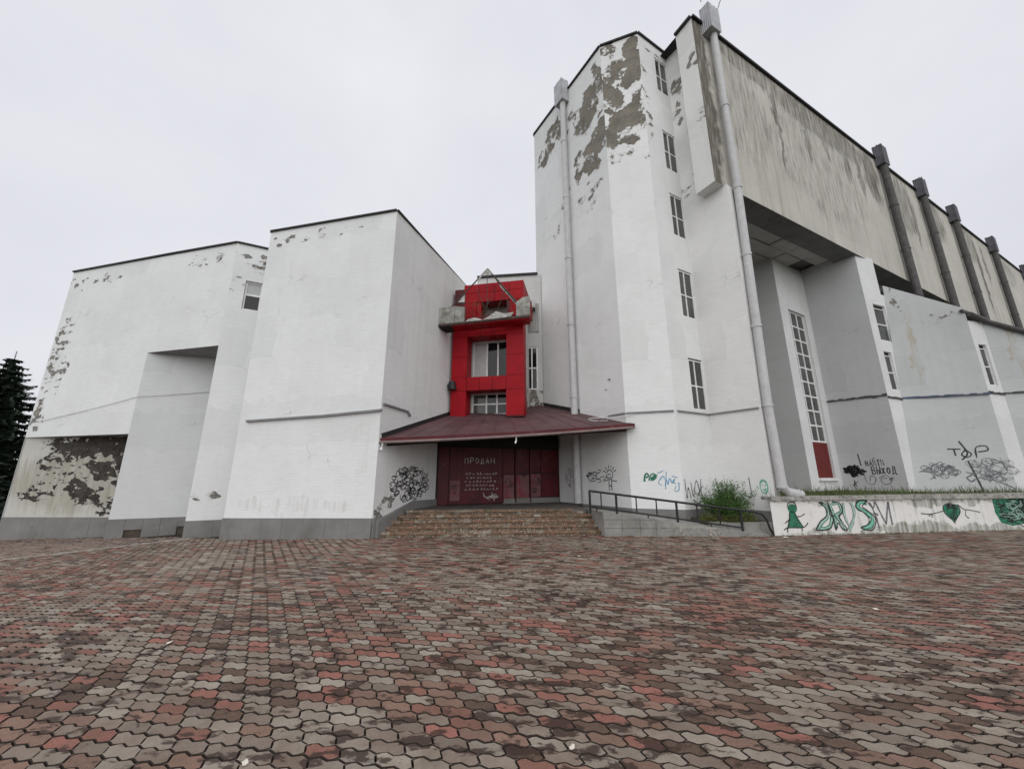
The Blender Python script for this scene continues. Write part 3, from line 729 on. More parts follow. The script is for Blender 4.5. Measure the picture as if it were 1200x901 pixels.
# upper red box
uu = [.42, 1.05, 1.7, 2.3, FL + .02]
for i in range(4):
    cassette(WF, uu[i], uu[i + 1], 8.78, 9.16, -.5, .01); cassette(WF, uu[i], uu[i + 1], 8.36, 8.78, -.5, .01)
cassette(WF, .42, .95, 7.68, 8.36, -.5, .005); cassette(WF, .95, 1.15, 7.68, 8.36, -.5, -.02); cassette(WF, FL - .55, FL + .02, 7.68, 8.36, -.5, .005)
for j in range(3):
    mb = MB(); g_ = .008; ua, ub = FL - .3, FL + .02; o0, o1 = -.51 - .62 * (j + 1), -.51 - .62 * j
    WF.slab(mb, ua + g_, ub - g_, 8.36, 9.15, o0 + g_, o1 - g_); obj('cladding_panel', mb, 'red', bay)
mb = MB(); WF.slab(mb, 1.16, FL - .56, 7.68, 8.35, -1.2, -1.1); obj('backing_sheet', mb, 'shard', bay)
# balcony
G0 = (-2.79, 13.38); G1 = (.67, 13.1); WG = Wall(G0, G1); GL = WG.L
def bz(u): return .27 * u / GL
def bslab(a, b, z0, z1, o0, o1):
    m_ = MB(); WG.slab4(m_, [(a, z0 + bz(a)), (b, z0 + bz(b)), (b, z1 + bz(b)), (a, z1 + bz(a))], o0, o1); return m_
balc = obj('balcony', bslab(0, GL, 7.07, 7.12, -.55, .0), 'balcony', bay)
ex = [.0, .52, 1.02, 1.6, 2.2, 2.72, GL]
for i, (a, b) in enumerate(zip(ex, ex[1:])): obj('soffit_panel', bslab(a + .008, b - .008, 7.0, 7.06, -.62, -.04), 'red' if i else 'dark_board', balc)
m_ = MB(); n = 46
for i in range(n):
    a, b = GL * i / n, GL * (i + 1) / n
    WG.slab4(m_, [(a, 7.03 + bz(a) + .018 * (i % 2)), (b, 7.03 + bz(b) + .018 * ((i + 1) % 2)), (b, 7.12 + bz(b)), (a, 7.12 + bz(a))], -.035, .012)
obj('corrugated_edge', m_, 'rust', balc)
for (a, b, t0, t1, b0) in ((0, .62, 7.78, 7.8, 7.13), (.63, 1.0, 7.8, 7.72, 7.13), (GL - .52, GL - .3, 7.7, 7.84, 7.13), (GL - .295, GL, 7.86, 7.88, 7.13)):
    m_ = MB(); WG.slab4(m_, [(a, b0 + bz(a)), (b, b0 + bz(b)), (b, t1 + bz(b)), (a, t0 + bz(a))], -.07, 0); obj('parapet_panel', m_, 'balcony', balc)
for q in ([(1.05, 7.18), (1.7, 7.22), (1.6, 7.28), (1.4, 7.33), (1.15, 7.28)], [(1.7, 7.23), (2.3, 7.28), (2.75, 7.33), (2.86, 7.5), (2.5, 7.46), (2.2, 7.55), (1.95, 7.38)]):
    m_ = MB(); WG.slab4(m_, q, -.05, .05); obj('fallen_sheet', m_, 'shard', balc)
m_ = MB(); apex = WG.P(1.83, 9.42, -.12); f1 = WG.P(.5, 7.84, -.03); f2 = WG.P(3.0, 7.9, -.03)
for a, b, r in ((apex, f1, .026), (apex, f2, .034), (WG.P(.63, 8.0, -.05), WG.P(1.0, 8.0, -.05), .02), (apex, WG.P(1.83, 7.3, -.15), .014), (WG.P(1.35, 8.85, -.1), WG.P(1.9, 7.35, -.2), .01), (WG.P(2.3, 8.85, -.1), WG.P(1.5, 7.3, -.2), .01),
                (WG.P(2.55, 8.5, -.05), WG.P(2.1, 7.3, -.1), .012), (WG.P(2.9, 8.0, -.05), WG.P(2.2, 7.4, -.1), .012), (WG.P(1.0, 8.43, -.05), WG.P(1.05, 7.2, -.05), .012), (WG.P(2.98, 7.9, -.03), WG.P(3.0, 7.3, -.03), .03), (WG.P(2.1, 9.1, -.1), WG.P(2.85, 7.5, -.06), .012)):
    m_.tube([a, b], r, 6)
obj('gable_frame', m_, 'rust', balc)
m_ = MB()
def lerp(a, b, t): return tuple(a[i] + (b[i] - a[i]) * t for i in range(3))
for q in ([(1.62, 9.16), (2.04, 9.16), (1.83, 9.39)], [(1.44, 8.95), (1.53, 8.92), (1.64, 9.16), (1.6, 9.18)], [(2.3, 8.72), (2.36, 8.6), (2.95, 7.86), (3.0, 7.96), (2.5, 8.56)], [(.7, 8.02), (.97, 7.98), (.98, 8.38), (.92, 8.33)]):
    m_ = MB(); WG.slab4(m_, q, -.1, -.075); obj('broken_sheet', m_, 'shard', balc)
m_ = MB(); r_ = random.Random(5)
for i in range(150):
    u = r_.gauss(1.35, .3); z = r_.uniform(7.15, 8.25); p = Vector(WG.P(u, z, -.35 + r_.uniform(-.15, .15))); q = p + Vector((r_.uniform(-.16, .16), r_.uniform(-.06, .06), r_.uniform(-.16, .2)))
    m_.tube([p, q], .005, 3, caps=False)
    for t in range(2):
        s_ = q + Vector((r_.uniform(-.05, .05), r_.uniform(-.03, .03), r_.uniform(-.05, .05))); a = Vector((r_.uniform(-1, 1), r_.uniform(-1, 1), r_.uniform(-1, 1))) * .022; b = Vector((r_.uniform(-1, 1), r_.uniform(-1, 1), r_.uniform(-1, 1))) * .022
        m_.face([s_ - a, s_ + b, s_ + a])
obj('dry_vine', m_, 'dry', balc, kind='stuff')
# doors under the canopy
DL = (-2.64, 13.72); DR = (1.9, 15.62); WD = Wall(DL, DR); DLn = WD.L
mb = MB(); WD.panel(mb, -.1, DLn + .1, 0, 3.3); obj('wall', mb, 'dark_board', bay)
mb = MB(); WD.slab(mb, .02, DLn - .1, 2.62, 3.0, .0, .16); obj('lintel', mb, 'dark_board', bay)
def dz(u0, u1, z0, z1, mat, o=.06, nm='door_panel'):
    m_ = MB(); WD.slab(m_, u0 + .006, u1 - .006, z0, z1, .005, o); return obj(nm, m_, mat, bay)
fr_ = [0.03, .42, 2.45, 2.93, 3.02, 3.55, 3.62, 4.05, 4.86]
dz(fr_[0], fr_[1], .6, 2.6, 'maroon', .04); shut = dz(fr_[1], fr_[2], .62, 2.6, 'maroon', .07, 'shutter')
for i in range(9):
    m_ = MB(); u = fr_[1] + .05 + i * .22; WD.slab(m_, u, u + .02, .66, 2.56, .071, .083); obj('rib', m_, 'maroon', shut)
dl = [dz(fr_[2] + .03, fr_[3], .78, 1.62, 'maroon_pale', .06, 'door_panel'), dz(fr_[2] + .03, fr_[3], 1.65, 2.6, 'maroon', .06, 'door_panel'),
      dz(fr_[4], fr_[5], .78, 1.62, 'maroon_pale', .06, 'door_panel'), dz(fr_[4], fr_[5], 1.65, 2.6, 'maroon', .06, 'door_panel'),
      dz(fr_[6], fr_[7], .8, 1.66, 'maroon_pale', .055, 'door_panel'), dz(fr_[6], fr_[7], 1.7, 2.6, 'maroon', .055, 'door_panel'), dz(fr_[7] + .02, fr_[8], .8, 1.66, 'maroon', .05), dz(fr_[7] + .02, fr_[8], 1.7, 2.6, 'maroon', .05)]
for u in (fr_[2], fr_[3] + .03, fr_[5] + .02): dz(u, u + .05, .62, 2.6, 'maroon', .09, 'door_post')
dz(fr_[2], DLn - .05, .58, .77, 'plinth', .05, 'kick_strip')
pp = dz(.46, .82, .74, 1.42, 'maroon_pale', .085, 'poster')
strokes('lettering', bay, WD, text('ПРОДАМ', .98, 2.02, .19, 1.05, .02, .1), .035, 'paint_white', .09, curve=False)
r_ = random.Random(12); ln = []
for row in range(5):
    u = .95 + r_.uniform(0, .15)
    while u < 2.2 + r_.uniform(-.3, .1):
        h = r_.uniform(.05, .09); z = 1.62 - row * .135
        ln.append([(u, z), (u + .03, z + h), (u + .05, z + r_.uniform(0, .04)), (u + .08, z + h * r_.random())]); u += r_.uniform(.1, .16)
strokes('lettering', bay, WD, ln, .018, 'paint_white', .088)
strokes('graffiti', bay, WD, scribble(1.95, .86, .6, .28, 7, 4), .035, 'paint_white', .09)
for (u, z, s_) in ((3.28, 1.72, 2), (3.84, 1.35, 3), (2.7, 1.3, 9), (.64, 1.1, 8), (3.82, 1.05, 13)): strokes('graffiti', bay, WD, scribble(u, z, .36, .3, 8, s_), .016, 'paint_dark', .094)

# canopy --------------------------------------------------------------
can = thing('entrance_canopy', 'dull maroon sheet metal lean-to canopy over the entrance doors', 'canopy', (0, 13, 2.5))
CFL, CFR, CBR, CBL = Vector((-3.7, 10.72, 2.62)), Vector((3.95, 12.3, 3.24)), Vector((1.22, 16.7, 4.66)), Vector((-1.78, 16.45, 4.5))
CFR2 = Vector((3.74, 12.46, 3.3))
def cv(s, t, dz_=0.):
    a = CFL.lerp(CFR, s); b = CBL.lerp(CBR, s); p = a.lerp(b, t); sag = -.05 * math.sin(s * math.pi) * (1 - t)
    return (p.x, p.y, p.z + dz_ + sag)
mb = MB()
for i in range(12):
    for j in range(5):
        s0, s1, t0, t1 = i / 12, (i + 1) / 12, j / 5, (j + 1) / 5
        mb.face([cv(s0, t0), cv(s1, t0), cv(s1, t1), cv(s0, t1)]); mb.face([cv(s0, t1, -.1), cv(s1, t1, -.1), cv(s1, t0, -.1), cv(s0, t0, -.1)])
for i in range(12): mb.face([cv(i / 12, 0, -.1), cv((i + 1) / 12, 0, -.1), cv((i + 1) / 12, 0), cv(i / 12, 0)])
mb.face([cv(1, 0, -.1), cv(1, 1, -.1), cv(1, 1), cv(1, 0)])
obj('roof_sheet', mb, 'maroon_roof', can)
for i in range(1, 12):
    m_ = MB(); s_ = i / 12 + RNG.uniform(-.004, .004); m_.bar(cv(s_, .01, .004), cv(s_, .98, .004), .01, .007); obj('standing_seam', m_, 'maroon_roof', can)
m_ = MB()
for i in range(12): m_.bar(Vector(cv(i / 12, 0, -.05)) + Vector((.02, -.05, 0)), Vector(cv((i + 1) / 12, 0, -.05)) + Vector((.02, -.05, 0)), .012, .05)
obj('fascia', m_, 'maroon', can)
m_ = MB(); m_.tube([Vector(cv(i / 12, 0, -.13)) + Vector((0, -.07, 0)) for i in range(13)], .04, 10); obj('gutter', m_, 'gutter', can)
for s_ in (.012, .5):
    m_ = MB(); p = Vector(cv(s_, 0, -.15)) + Vector((0, -.07, 0)); m_.tube([p, p + Vector((.0, 0, -.12)), p + Vector((-.03, -.04, -.2))], .035 if s_ < .1 else .025, 8); obj('drain_spout', m_, 'white_plastic', can)
m_ = MB(); m_.bar(Vector(cv(0, 0, .06)) + WS.n * .03, Vector(cv(0, 1, .06)) + WS.n * .03, .014, .07); obj('wall_flashing', m_, 'flashing', can)
m_ = MB(); m_.bar(cv(1, .06, .07), cv(1, 1, .07), .03, .07); obj('wall_flashing', m_, 'flashing', can)
m_ = MB(); m_.bar(cv(0, .05, -.2), cv(1, .05, -.2), .05, .09); m_.bar(cv(.0, .5, -.2), cv(1, .5, -.2), .05, .09); obj('canopy_beam', m_, 'dark_board', can)
m_ = MB(); p0 = Vector(cv(.9, .12, .03)); pts = [p0 + Vector((.34 * math.cos(t * .7) * (1 - t * .02) - .05, .22 * math.sin(t * .7), .02 + .01 * t)) for t in range(11)] + [Vector((3.8, 12.35, 3.5)), Vector((3.95, 12.3, 3.56))]
m_.tube(pts, .013, 6); tag(obj('cable', m_, 'white_plastic'), 'loose pale coil of cable lying on the maroon canopy', 'cable')

# ------------------------------------------------------------------ steps and landing
steps = thing('entrance_steps', 'worn brown brick steps with crumbling edges up to the entrance doors', 'steps', (-.5, 11.5, 0))
NS = 5
SBL, SBR, STL, STR = Vector((-3.75, 10.72)), Vector((2.62, 11.2)), Vector((-2.95, 12.0)), Vector((2.2, 12.45))
bmesh_ = {}
for i in range(NS):
    t = i / (NS - .0); a = SBL.lerp(STL, t); b = SBR.lerp(STR, t); z0, z1 = -.1, .6 * (i + 1) / NS
    t2 = (i + 1) / NS if i < NS - 1 else 1.0
    m_ = MB(); ba = a + (STL - SBL) * (1 / NS) * 1.3; bb_ = b + (STR - SBR) * (1 / NS) * 1.3
    if i == NS - 1:
        m_.hexa([(*(a + Vector((0, .06))), z0), (*(b + Vector((0, .06))), z0), (2.3, 16.4, z0), (-2.3, 16.4, z0)], [(*(a + Vector((0, .06))), z1 - .012), (*(b + Vector((0, .06))), z1 - .012), (2.3, 16.4, z1 - .012), (-2.3, 16.4, z1 - .012)])
    else:
        m_.hexa([(*(a + Vector((0, .06))), z0), (*(b + Vector((0, .06))), z0), (*bb_, z0), (*ba, z0)], [(*(a + Vector((0, .06))), z1 - .012), (*(b + Vector((0, .06))), z1 - .012), (*bb_, z1 - .012), (*ba, z1 - .012)])
    so = obj('step' if i < NS - 1 else 'landing', m_, 'landing' if i == NS - 1 else 'step_brick', steps)
    nb = 26; d = (b - a); ln_ = d.length; d.normalize(); nrm = Vector((d.y, -d.x)); zl = .6 * i / NS
    for k in range(nb * 2):
        top = k < nb; kk = k % nb
        if RNG.random() < ((.12 if i < 3 else .03) if top else .02): continue
        sh = 0 if top else .5
        u0 = ln_ * max(0, kk - sh) / nb + .004; u1 = ln_ * (kk + 1 - sh) / nb - .004
        o_ = RNG.uniform(.006, .03) if top else RNG.uniform(-.03, -.012); dz_ = RNG.uniform(-.01, .004); dp = .26
        q = [a + d * u0 + nrm * o_, a + d * u1 + nrm * (o_ + RNG.uniform(-.008, .008)), a + d * u1 - nrm * dp, a + d * u0 - nrm * dp]
        m_ = MB(); zb, zt = (zl + .062, z1 + dz_) if top else (zl + .002, zl + .055)
        m_.hexa([(*p, zb) for p in q], [(*p, zt + (RNG.uniform(-.006, .004) if top else 0)) for p in q]); obj('brick', m_, 'step_brick', so)
m_ = MB(); r_ = random.Random(8)
for i in range(300):
    if r_.random() < .6: x = r_.gauss(-.6, .7)
    else: x = r_.uniform(-3.2, 2.4)
    st = min(3, int(r_.random() ** 1.6 * 4)); t = st / NS; a = SBL.lerp(STL, t); b = SBR.lerp(STR, t)
    s_ = (x - a.x) / (b.x - a.x)
    if not .03 < s_ < .97: continue
    p = a.lerp(b, s_); z = .6 * (st + (1 if r_.random() < .55 else .1)) / NS; r = r_.uniform(.006, .021)
    y = p.y + r_.uniform(-.03, .12)
    if z < .6 * (st + .5) / NS: y = p.y - r_.uniform(.02, .06)
    m_.hexa([(x - r, y - r, z - .01), (x + r, y - r * .7, z - .01), (x + r * .8, y + r, z - .01), (x - r * .7, y + r, z - .01)], [(x - r * .6, y - r * .6, z + r * .8), (x + r * .6, y - r * .5, z + r), (x + r * .5, y + r * .6, z + r * .7), (x - r * .5, y + r * .5, z + r * .9)])
obj('rubble', m_, 'rubble', steps, kind='stuff')
# stepped grey plinth against the block wall
m_ = MB()
for i in range(5):
    u0 = .1 + i * .36; WS.slab4(m_, [(u0, -.1), (u0 + .36, -.1), (u0 + .36, .42 + (i + 1) * .085), (u0, .42 + i * .085)], .0, .12 - i * .01)
WS.slab4(m_, [(1.9, .5), (3.3, .58), (3.3, .8), (1.9, .84)], 0, .05)
obj('side_plinth', m_, 'plinth', steps)

# ------------------------------------------------------------------ ramp
ramp = thing('access_ramp', 'grey block faced access ramp sloping down to the right of the steps', 'ramp', (4.8, 11.2, 0))
RA, RB = (2.5, 10.98), (7.15, 10.9); WR = Wall(RA, RB)
def rz(u): return max(.035, .62 - u * .132)
m_ = MB(); bk0, bk1 = (2.25, 14.3), (7.3, 11.3)
fl = [WR.P(u, 0, -.02) for u in (0, 4.45)]
m_.hexa([(*fl[0][:2], -.1), (*fl[1][:2], -.1), (7.0, 11.95, -.1), (2.3, 12.8, -.1)], [(*fl[0][:2], rz(0)), (*fl[1][:2], rz(4.45)), (7.0, 11.95, .06), (2.3, 12.8, .6)])
obj('ramp_slab', m_, 'ramp_top', ramp)
u = 0.; i = 0
while u < 4.4:
    wd = RNG.uniform(.42, .56); u1 = min(u + wd, 4.42); z = -.05
    rows = [(-.05, .2), (.21, .42), (.43, .64)]
    for (a, b) in rows:
        ta, tb = min(b, rz(u) - .005), min(b, rz(u1) - .005)
        if ta - a < .04: continue
        if (a > .1 and 1.35 < u < 2.6 and RNG.random() < .75): continue
        m_ = MB(); WR.slab4(m_, [(u + .004, a), (u1 - .004, a), (u1 - .004, max(tb, a + .01)), (u + .004, ta)], -.03, .03 + RNG.uniform(-.008, .008)); obj('facing_block', m_, 'block', ramp)
    u = u1
m_ = MB(); r_ = random.Random(2)
for i in range(170):
    u = r_.choice((r_.gauss(1.9, .3), r_.gauss(2.9, .25))); z = r_.uniform(.02, max(.05, rz(u) * .8)); r = r_.uniform(.008, .026); p = WR.P(u, z, .0 + r_.uniform(-.01, .02)); x, y, z = p
    m_.hexa([(x - r, y - r, z - r), (x + r, y - r, z - r), (x + r, y + r, z - r), (x - r, y + r, z - r)], [(x - r * .7, y - r, z + r * .6), (x + r * .8, y - r * .8, z + r * .5), (x + r, y + r, z + r), (x - r, y + r, z + r * .7)])
obj('rubble', m_, 'rubble', ramp, kind='stuff')
# planting bed kerb at the right end
bed = thing('planting_bed', 'low planting bed of soil with grey block kerb beside the ramp', 'planter', (6.4, 11.6, 0))
m_ = MB(); m_.hexa([(5.55, 11.22, -.1), (7.35, 11.16, -.1), (7.5, 12.2, -.1), (5.3, 12.3, -.1)], [(5.55, 11.22, .33), (7.35, 11.16, .3), (7.5, 12.2, .36), (5.3, 12.3, .4)]); obj('soil', m_, 'soil', bed)
for i in range(4):
    x = 5.5 + i * .46; m_ = MB(); m_.box(x, x + .45, 11.12, 11.24, -.05, .34 + RNG.uniform(-.02, .02)); obj('kerb_block', m_, 'block', bed)
# handrail
hr = thing('handrail', 'low black steel handrail with balusters along the access ramp', 'handrail', (4.6, 10.95, .4))
def hp(u, z): return WR.P(u, z, -.06)
def tz(u): return 1.17 - .1225 * (u + .25)
def lz(u): return .76 - .135 * (u + .25)
m_ = MB(); pts = [hp(-.35, tz(-.35))] + [hp(u, tz(u)) for u in (0, 1, 2, 3, 4.15)] + [hp(4.36, tz(4.3) - .04), hp(4.47, .42), hp(4.52, .2), hp(4.6, .03)]; m_.tube(pts, .031, 8); obj('rail', m_, 'black_steel', hr)
m_ = MB(); m_.tube([hp(-.35, lz(-.35)), hp(3.78, lz(3.78))], .022, 8); obj('rail', m_, 'black_steel', hr)
for u in (-.33, .4, 2.05, 3.78):
    m_ = MB(); m_.tube([hp(u, rz(max(u, 0)) - .04), hp(u, tz(u))], .033, 8); obj('post', m_, 'black_steel', hr)
for u in (-.02, .95, 1.5, 2.6, 3.2):
    m_ = MB(); m_.tube([hp(u, lz(u)), hp(u, tz(u))], .018, 6); obj('baluster', m_, 'black_steel', hr)
for u in (-.15, 1.25, 2.95):
    m_ = MB(); m_.tube([hp(u, rz(max(u, 0)) - .03), hp(u, lz(u))], .016, 6); obj('stub_post', m_, 'black_steel', hr)

# ------------------------------------------------------------------ stair tower
ZT = 18.9
tw = thing('stair_tower', 'tall faceted white stair tower with flaking top and five stacked windows', 'tower', (4.5, 13, 0))
F_1 = Wall(T0, T1, K); F_2 = Wall(T1, T2, K); F_3 = Wall(T2, T3, K); F_4 = Wall(T3, L_, K)
u1 = F_1.L
mF1 = wall_mat('tower_left_paint', base=(.79, .80, .79), blobs=[(u1 - .25, 17.6, .35, 1.0, .2, .14), (u1 - .8, 16.7, .85, 1.25, -.5, .2), (u1 - 1.4, 16.6, .6, 1.1, 0, .03), (u1 - .35, 14.7, .75, .85, .5, .24), (u1 - .95, 14.1, .65, 1.0, .3, .18), (u1 - 1.6, 14.2, .4, 1.0, 0, .1), (u1 - .3, 16.0, .4, .5, 0, -.02), (u1 - 2.8, 17.4, 1.6, 1.2, .2, -.1),
      (u1 - 3.2, 17.4, .9, 1.0, .4, .08), (u1 - 3.9, 16.8, .7, .8, .4, .05), (u1 - 3, 13, 2, 1.6, 0, -.24), (u1 - 1, 12.5, 1.2, 1, 0, -.2), (u1 - .6, 4.6, .3, .3, 0, -.15)], under='brick', nscale=1.9, stretch=.9, streak=.07)
mF2 = wall_mat('tower_front_paint', base=(.82, .83, .82), blobs=[(1.2, 17.7, .42, 1.4, 0, .32), (.75, 17.3, .6, 1.0, .5, .17), (.3, 16.3, .45, 1.2, .2, .22), (.3, 18.6, .5, .35, 0, .12), (.75, 14.95, .9, .7, .15, .3), (1.25, 14.8, .4, .6, 0, .25), (.2, 14.4, .4, .9, 0, .22), (.8, 14.1, .5, .35, 0, .06), (1.2, 16, .35, .8, 0, .02), (.8, 13.3, 1.1, .6, 0, -.15)],
      under='brick', nscale=1.9, stretch=.9, streak=.06)
mF3 = wall_mat('tower_window_side_paint', base=(.79, .80, .79), blobs=[(.9, 18.6, 1.2, .35, 0, -.16), (.2, 16, .3, 3, 0, -.18), (1.2, 13.9, .6, .5, 0, -.2)], under='plaster', streak=.07, stretch=1.4)
mF4 = wall_mat('hall_side_paint', base=(.81, .81, .79), blobs=[(.35, 16.8, .4, .5, .5, .02), (.9, 17.2, .4, .6, .6, -.02), (.25, 15.6, .3, .8, 0, -.12), (.4, 12, .5, .8, 0, -.2)], under='plaster', streak=.08, stretch=1.3)
mb = MB(K); F_1.panel(mb, 0, F_1.L, -.2, ZT); obj('wall', mb, mF1, tw)
mb = MB(K); F_2.panel(mb, 0, F_2.L, -.2, ZT); obj('wall', mb, mF2, tw)
WZ = [(16.6, 18.3), (12.87, 14.66), (10.02, 11.8), (6.87, 8.68), (3.66, 5.4)]
mb = MB(K); F_3.panel(mb, 0, F_3.L, -.2, ZT, holes=[(.88, 1.6, a, b, .04) for a, b in WZ]); obj('wall', mb, mF3, tw)
for a, b in WZ: window(tw, F_3, .885, 1.595, a + .005, b - .06, -.005, [.42], [.47], .035, .022)
mb = MB(K); bt = [(7.4, 17.5), (3.2, 18.8)]
mb.face([(*T0, -.2), (*T0, ZT), (*bt[1], ZT), (*bt[1], -.2)][::-1]); obj('wall', mb, mF1, tw)
roofpoly(tw, [T0, T1, T2, T3, bt[0], bt[1]], ZT - .03, K)
flashing(tw, [(*p, ZT + .04) for p in (bt[1], T0, T1, T2, T3)], w_=.07, h=.12, k=K)
up = u1 - 2.27
corrugated_hopper(tw, F_1, up - .05, 18.2, 19.35, .56, .42, 'hopper_light')
downpipe(tw, F_1, up, .65, 18.3, .13, .2, 'pipe_light', 2.9)
for Wl, a, b, mt in ((F_2, 0.02, F_2.L - .05, 'ledge'), (F_3, .08, F_3.L, 'ledge'), (F_1, F_1.L - .75, F_1.L, 'ledge')):
    mb = MB(K); Wl.slab(mb, a, b, 3.52, 3.57, 0, .045); obj('ledge', mb, mt, tw)
for Wl in (F_1, F_2, F_3):
    mb = MB(K); Wl.slab(mb, .0, Wl.L, -.3, .63, 0, .03); obj('plinth', mb, 'plinth', tw)
# painted tags on the tower foot
f1 = lambda u: u1 - u
c = (f1(.85), 1.62)
sunl = [[(c[0] + .14 * math.cos(t * .52), c[1] + .15 * math.sin(t * .52)) for t in range(13)]]
strokes('graffiti', tw, F_1, sunl + [[(c[0] + .18 * math.cos(a), c[1] + .19 * math.sin(a)), (c[0] + .33 * math.cos(a), c[1] + .32 * math.sin(a))] for a in (.5, .9, 1.3, 1.7, 2.2, 2.7)] + [[(c[0] - .08, c[1] - .02), (c[0] - .02, c[1] + .03), (c[0] + .05, c[1])], [(c[0] - .06, c[1] - .07), (c[0], c[1] - .1), (c[0] + .08, c[1] - .05)],
        [(c[0] - .05, c[1] - .15), (c[0] - .06, c[1] - .5)], [(c[0] + .07, c[1] - .15), (c[0] + .06, c[1] - .5)], [(c[0] - .06, c[1] - .38), (c[0], c[1] - .33), (c[0] + .06, c[1] - .38)], [(c[0] + .05, c[1] - .18), (c[0] + .3, c[1] - .2)], [(c[0] - .14, c[1] - .04), (c[0] - .3, c[1] - .2), (c[0] - .1, c[1] - .16)]], .036, 'paint_dark')
strokes('graffiti', tw, F_1, scribble(f1(1.5), 1.58, .75, .36, 8, 33, 6), .03, 'paint_dark')
strokes('graffiti', tw, F_1, scribble(f1(3.0), 1.55, .5, .55, 7, 35) + [[(f1(2.55) + .16 * math.cos(t * .6), 1.4 + .28 * math.sin(t * .6)) for t in range(12)]], .022, 'paint_grey')
strokes('graffiti', tw, F_2, [[(.42, 1.42), (.44, 1.58), (.5, 1.66), (.55, 1.58), (.47, 1.54)], [(.55, 1.45), (.62, 1.62), (.72, 1.64), (.76, 1.55), (.68, 1.48), (.6, 1.46)], [(.62, 1.52), (.72, 1.6), (.8, 1.6)], [(.6, 1.5), (.7, 1.54), (.74, 1.6)]], .06, 'paint_green')
strokes('graffiti', tw, F_2, [[(.8, 1.66), (.98, 1.74)], [(.9, 1.3), (.82, 1.4), (.95, 1.58), (1.0, 1.5)], [(1.0, 1.3), (1.04, 1.5), (1.08, 1.34), (1.14, 1.52), (1.2, 1.38), (1.28, 1.5), (1.22, 1.42), (1.3, 1.36)], [(1.06, 1.72), (1.0, 1.2)], [(1.3, 1.3), (1.25, 1.16), (1.36, 1.18), (1.38, 1.4)], [(1.2, 1.58), (1.36, 1.54)]], .03, 'paint_blue')
strokes('graffiti', tw, F_3, [[(.1, 1.5), (.12, .95), (.22, 1.25), (.3, .95)], [(.36, 1.4), (.42, 1.0), (.62, 1.45), (.75, 1.1)], [(.6, 1.0), (.9, 1.3)], [(.4, .9), (.6, .8), (.8, .85)], [(.85, 1.5), (.8, 1.1), (.95, .9)]], .036, 'paint_dark')

# ------------------------------------------------------------------ hall
ZH = 18.65; ZS = 11.3
hall = thing('assembly_hall', 'long weathered hall at right with overhanging upper wall and sawtooth lower wall', 'building', (16, 17, 1))
WU = Wall(U0, U1, K)
mU = wall_mat('weathered_upper_wall', base=(.58, .56, .505), streak=.75, soil=(.31, .285, .22), blotch=1., course=.3, chip=.0, dark=(.1, .088, .068),
      stains=[(.2, 15, .55, 6, 0, .42), (4.9, 17.2, .22, 1.8, 0, .2), (3.6, 18.3, 2.8, .9, 0, .2), (9, 17.9, 6, 1.1, 0, .22), (7.4, 16.6, .3, 2.2, 0, .24), (9.2, 17.2, .4, 1.6, 0, .2), (11, 16.8, .5, 2.0, 0, .2), (12.4, 16.9, .35, 2.2, 0, .24), (13.8, 17.0, 1.0, 2.1, 0, .3), (5.0, 16.2, .18, 3.2, .0, .3), (2.5, 15.5, 2.5, 3.4, 0, .0), (8, 15, 6, 3.4, 0, -.04), (7.2, 17.5, .5, 1.6, 0, .02), (17.5, 16.6, 2, 2.4, 0, .17), (16.6, 16, .25, 3, 0, .3), (18.6, 16.2, .3, 2.6, 0, .28), (22, 17.2, 2.4, 2.0, 0, .18), (29.5, 15.3, .35, 3.6, 0, .42), (28, 17.3, 2.5, 1.8, 0, .15), (31, 16.5, .4, 2.2, 0, .25), (37, 17.3, 3, 1.5, 0, .02)])
mUs = wall_mat('upper_side_paint', base=(.8, .8, .78), blobs=[(.9, 16.6, .35, .5, .6, .03), (.7, 16.9, .4, .3, .5, .02), (1.1, 15.2, .3, 1.2, .2, -.16), (.6, 14, .5, 1, 0, -.2)], under='plaster', stretch=1.3, streak=.2)
mb = MB(K); WU.panel(mb, 0, WU.L, ZS, ZH); obj('upper_wall', mb, mU, hall)
sd_ = Vector((-.457, .889)); US = (U0[0] + sd_.x * .72, U0[1] + sd_.y * .72); UB = (U0[0] + sd_.x * 6, U0[1] + sd_.y * 6)
WUS = Wall(US, U0, K)
mb = MB(K); WUS.panel(mb, 0, WUS.L, ZS, ZH)
WUS2 = Wall(UB, US, K); qq = WUS.P(0, 0, -.35)
mb.face([WUS.P(0, ZS, -.5), WUS.P(0, ZS), WUS.P(0, ZH), WUS.P(0, ZH, -.5)]); mb.face([WUS.P(0, ZS), WUS.P(0, ZS, -.5), WUS.P(WUS.L, ZS, -.5), WUS.P(WUS.L, ZS)]); obj('upper_wall', mb, mUs, hall)
mb = MB(K); F_4.panel(mb, -.02, F_4.L, -.2, ZS + .02); F_4.panel(mb, -3, 1.1, ZS + .02, ZH - .02)
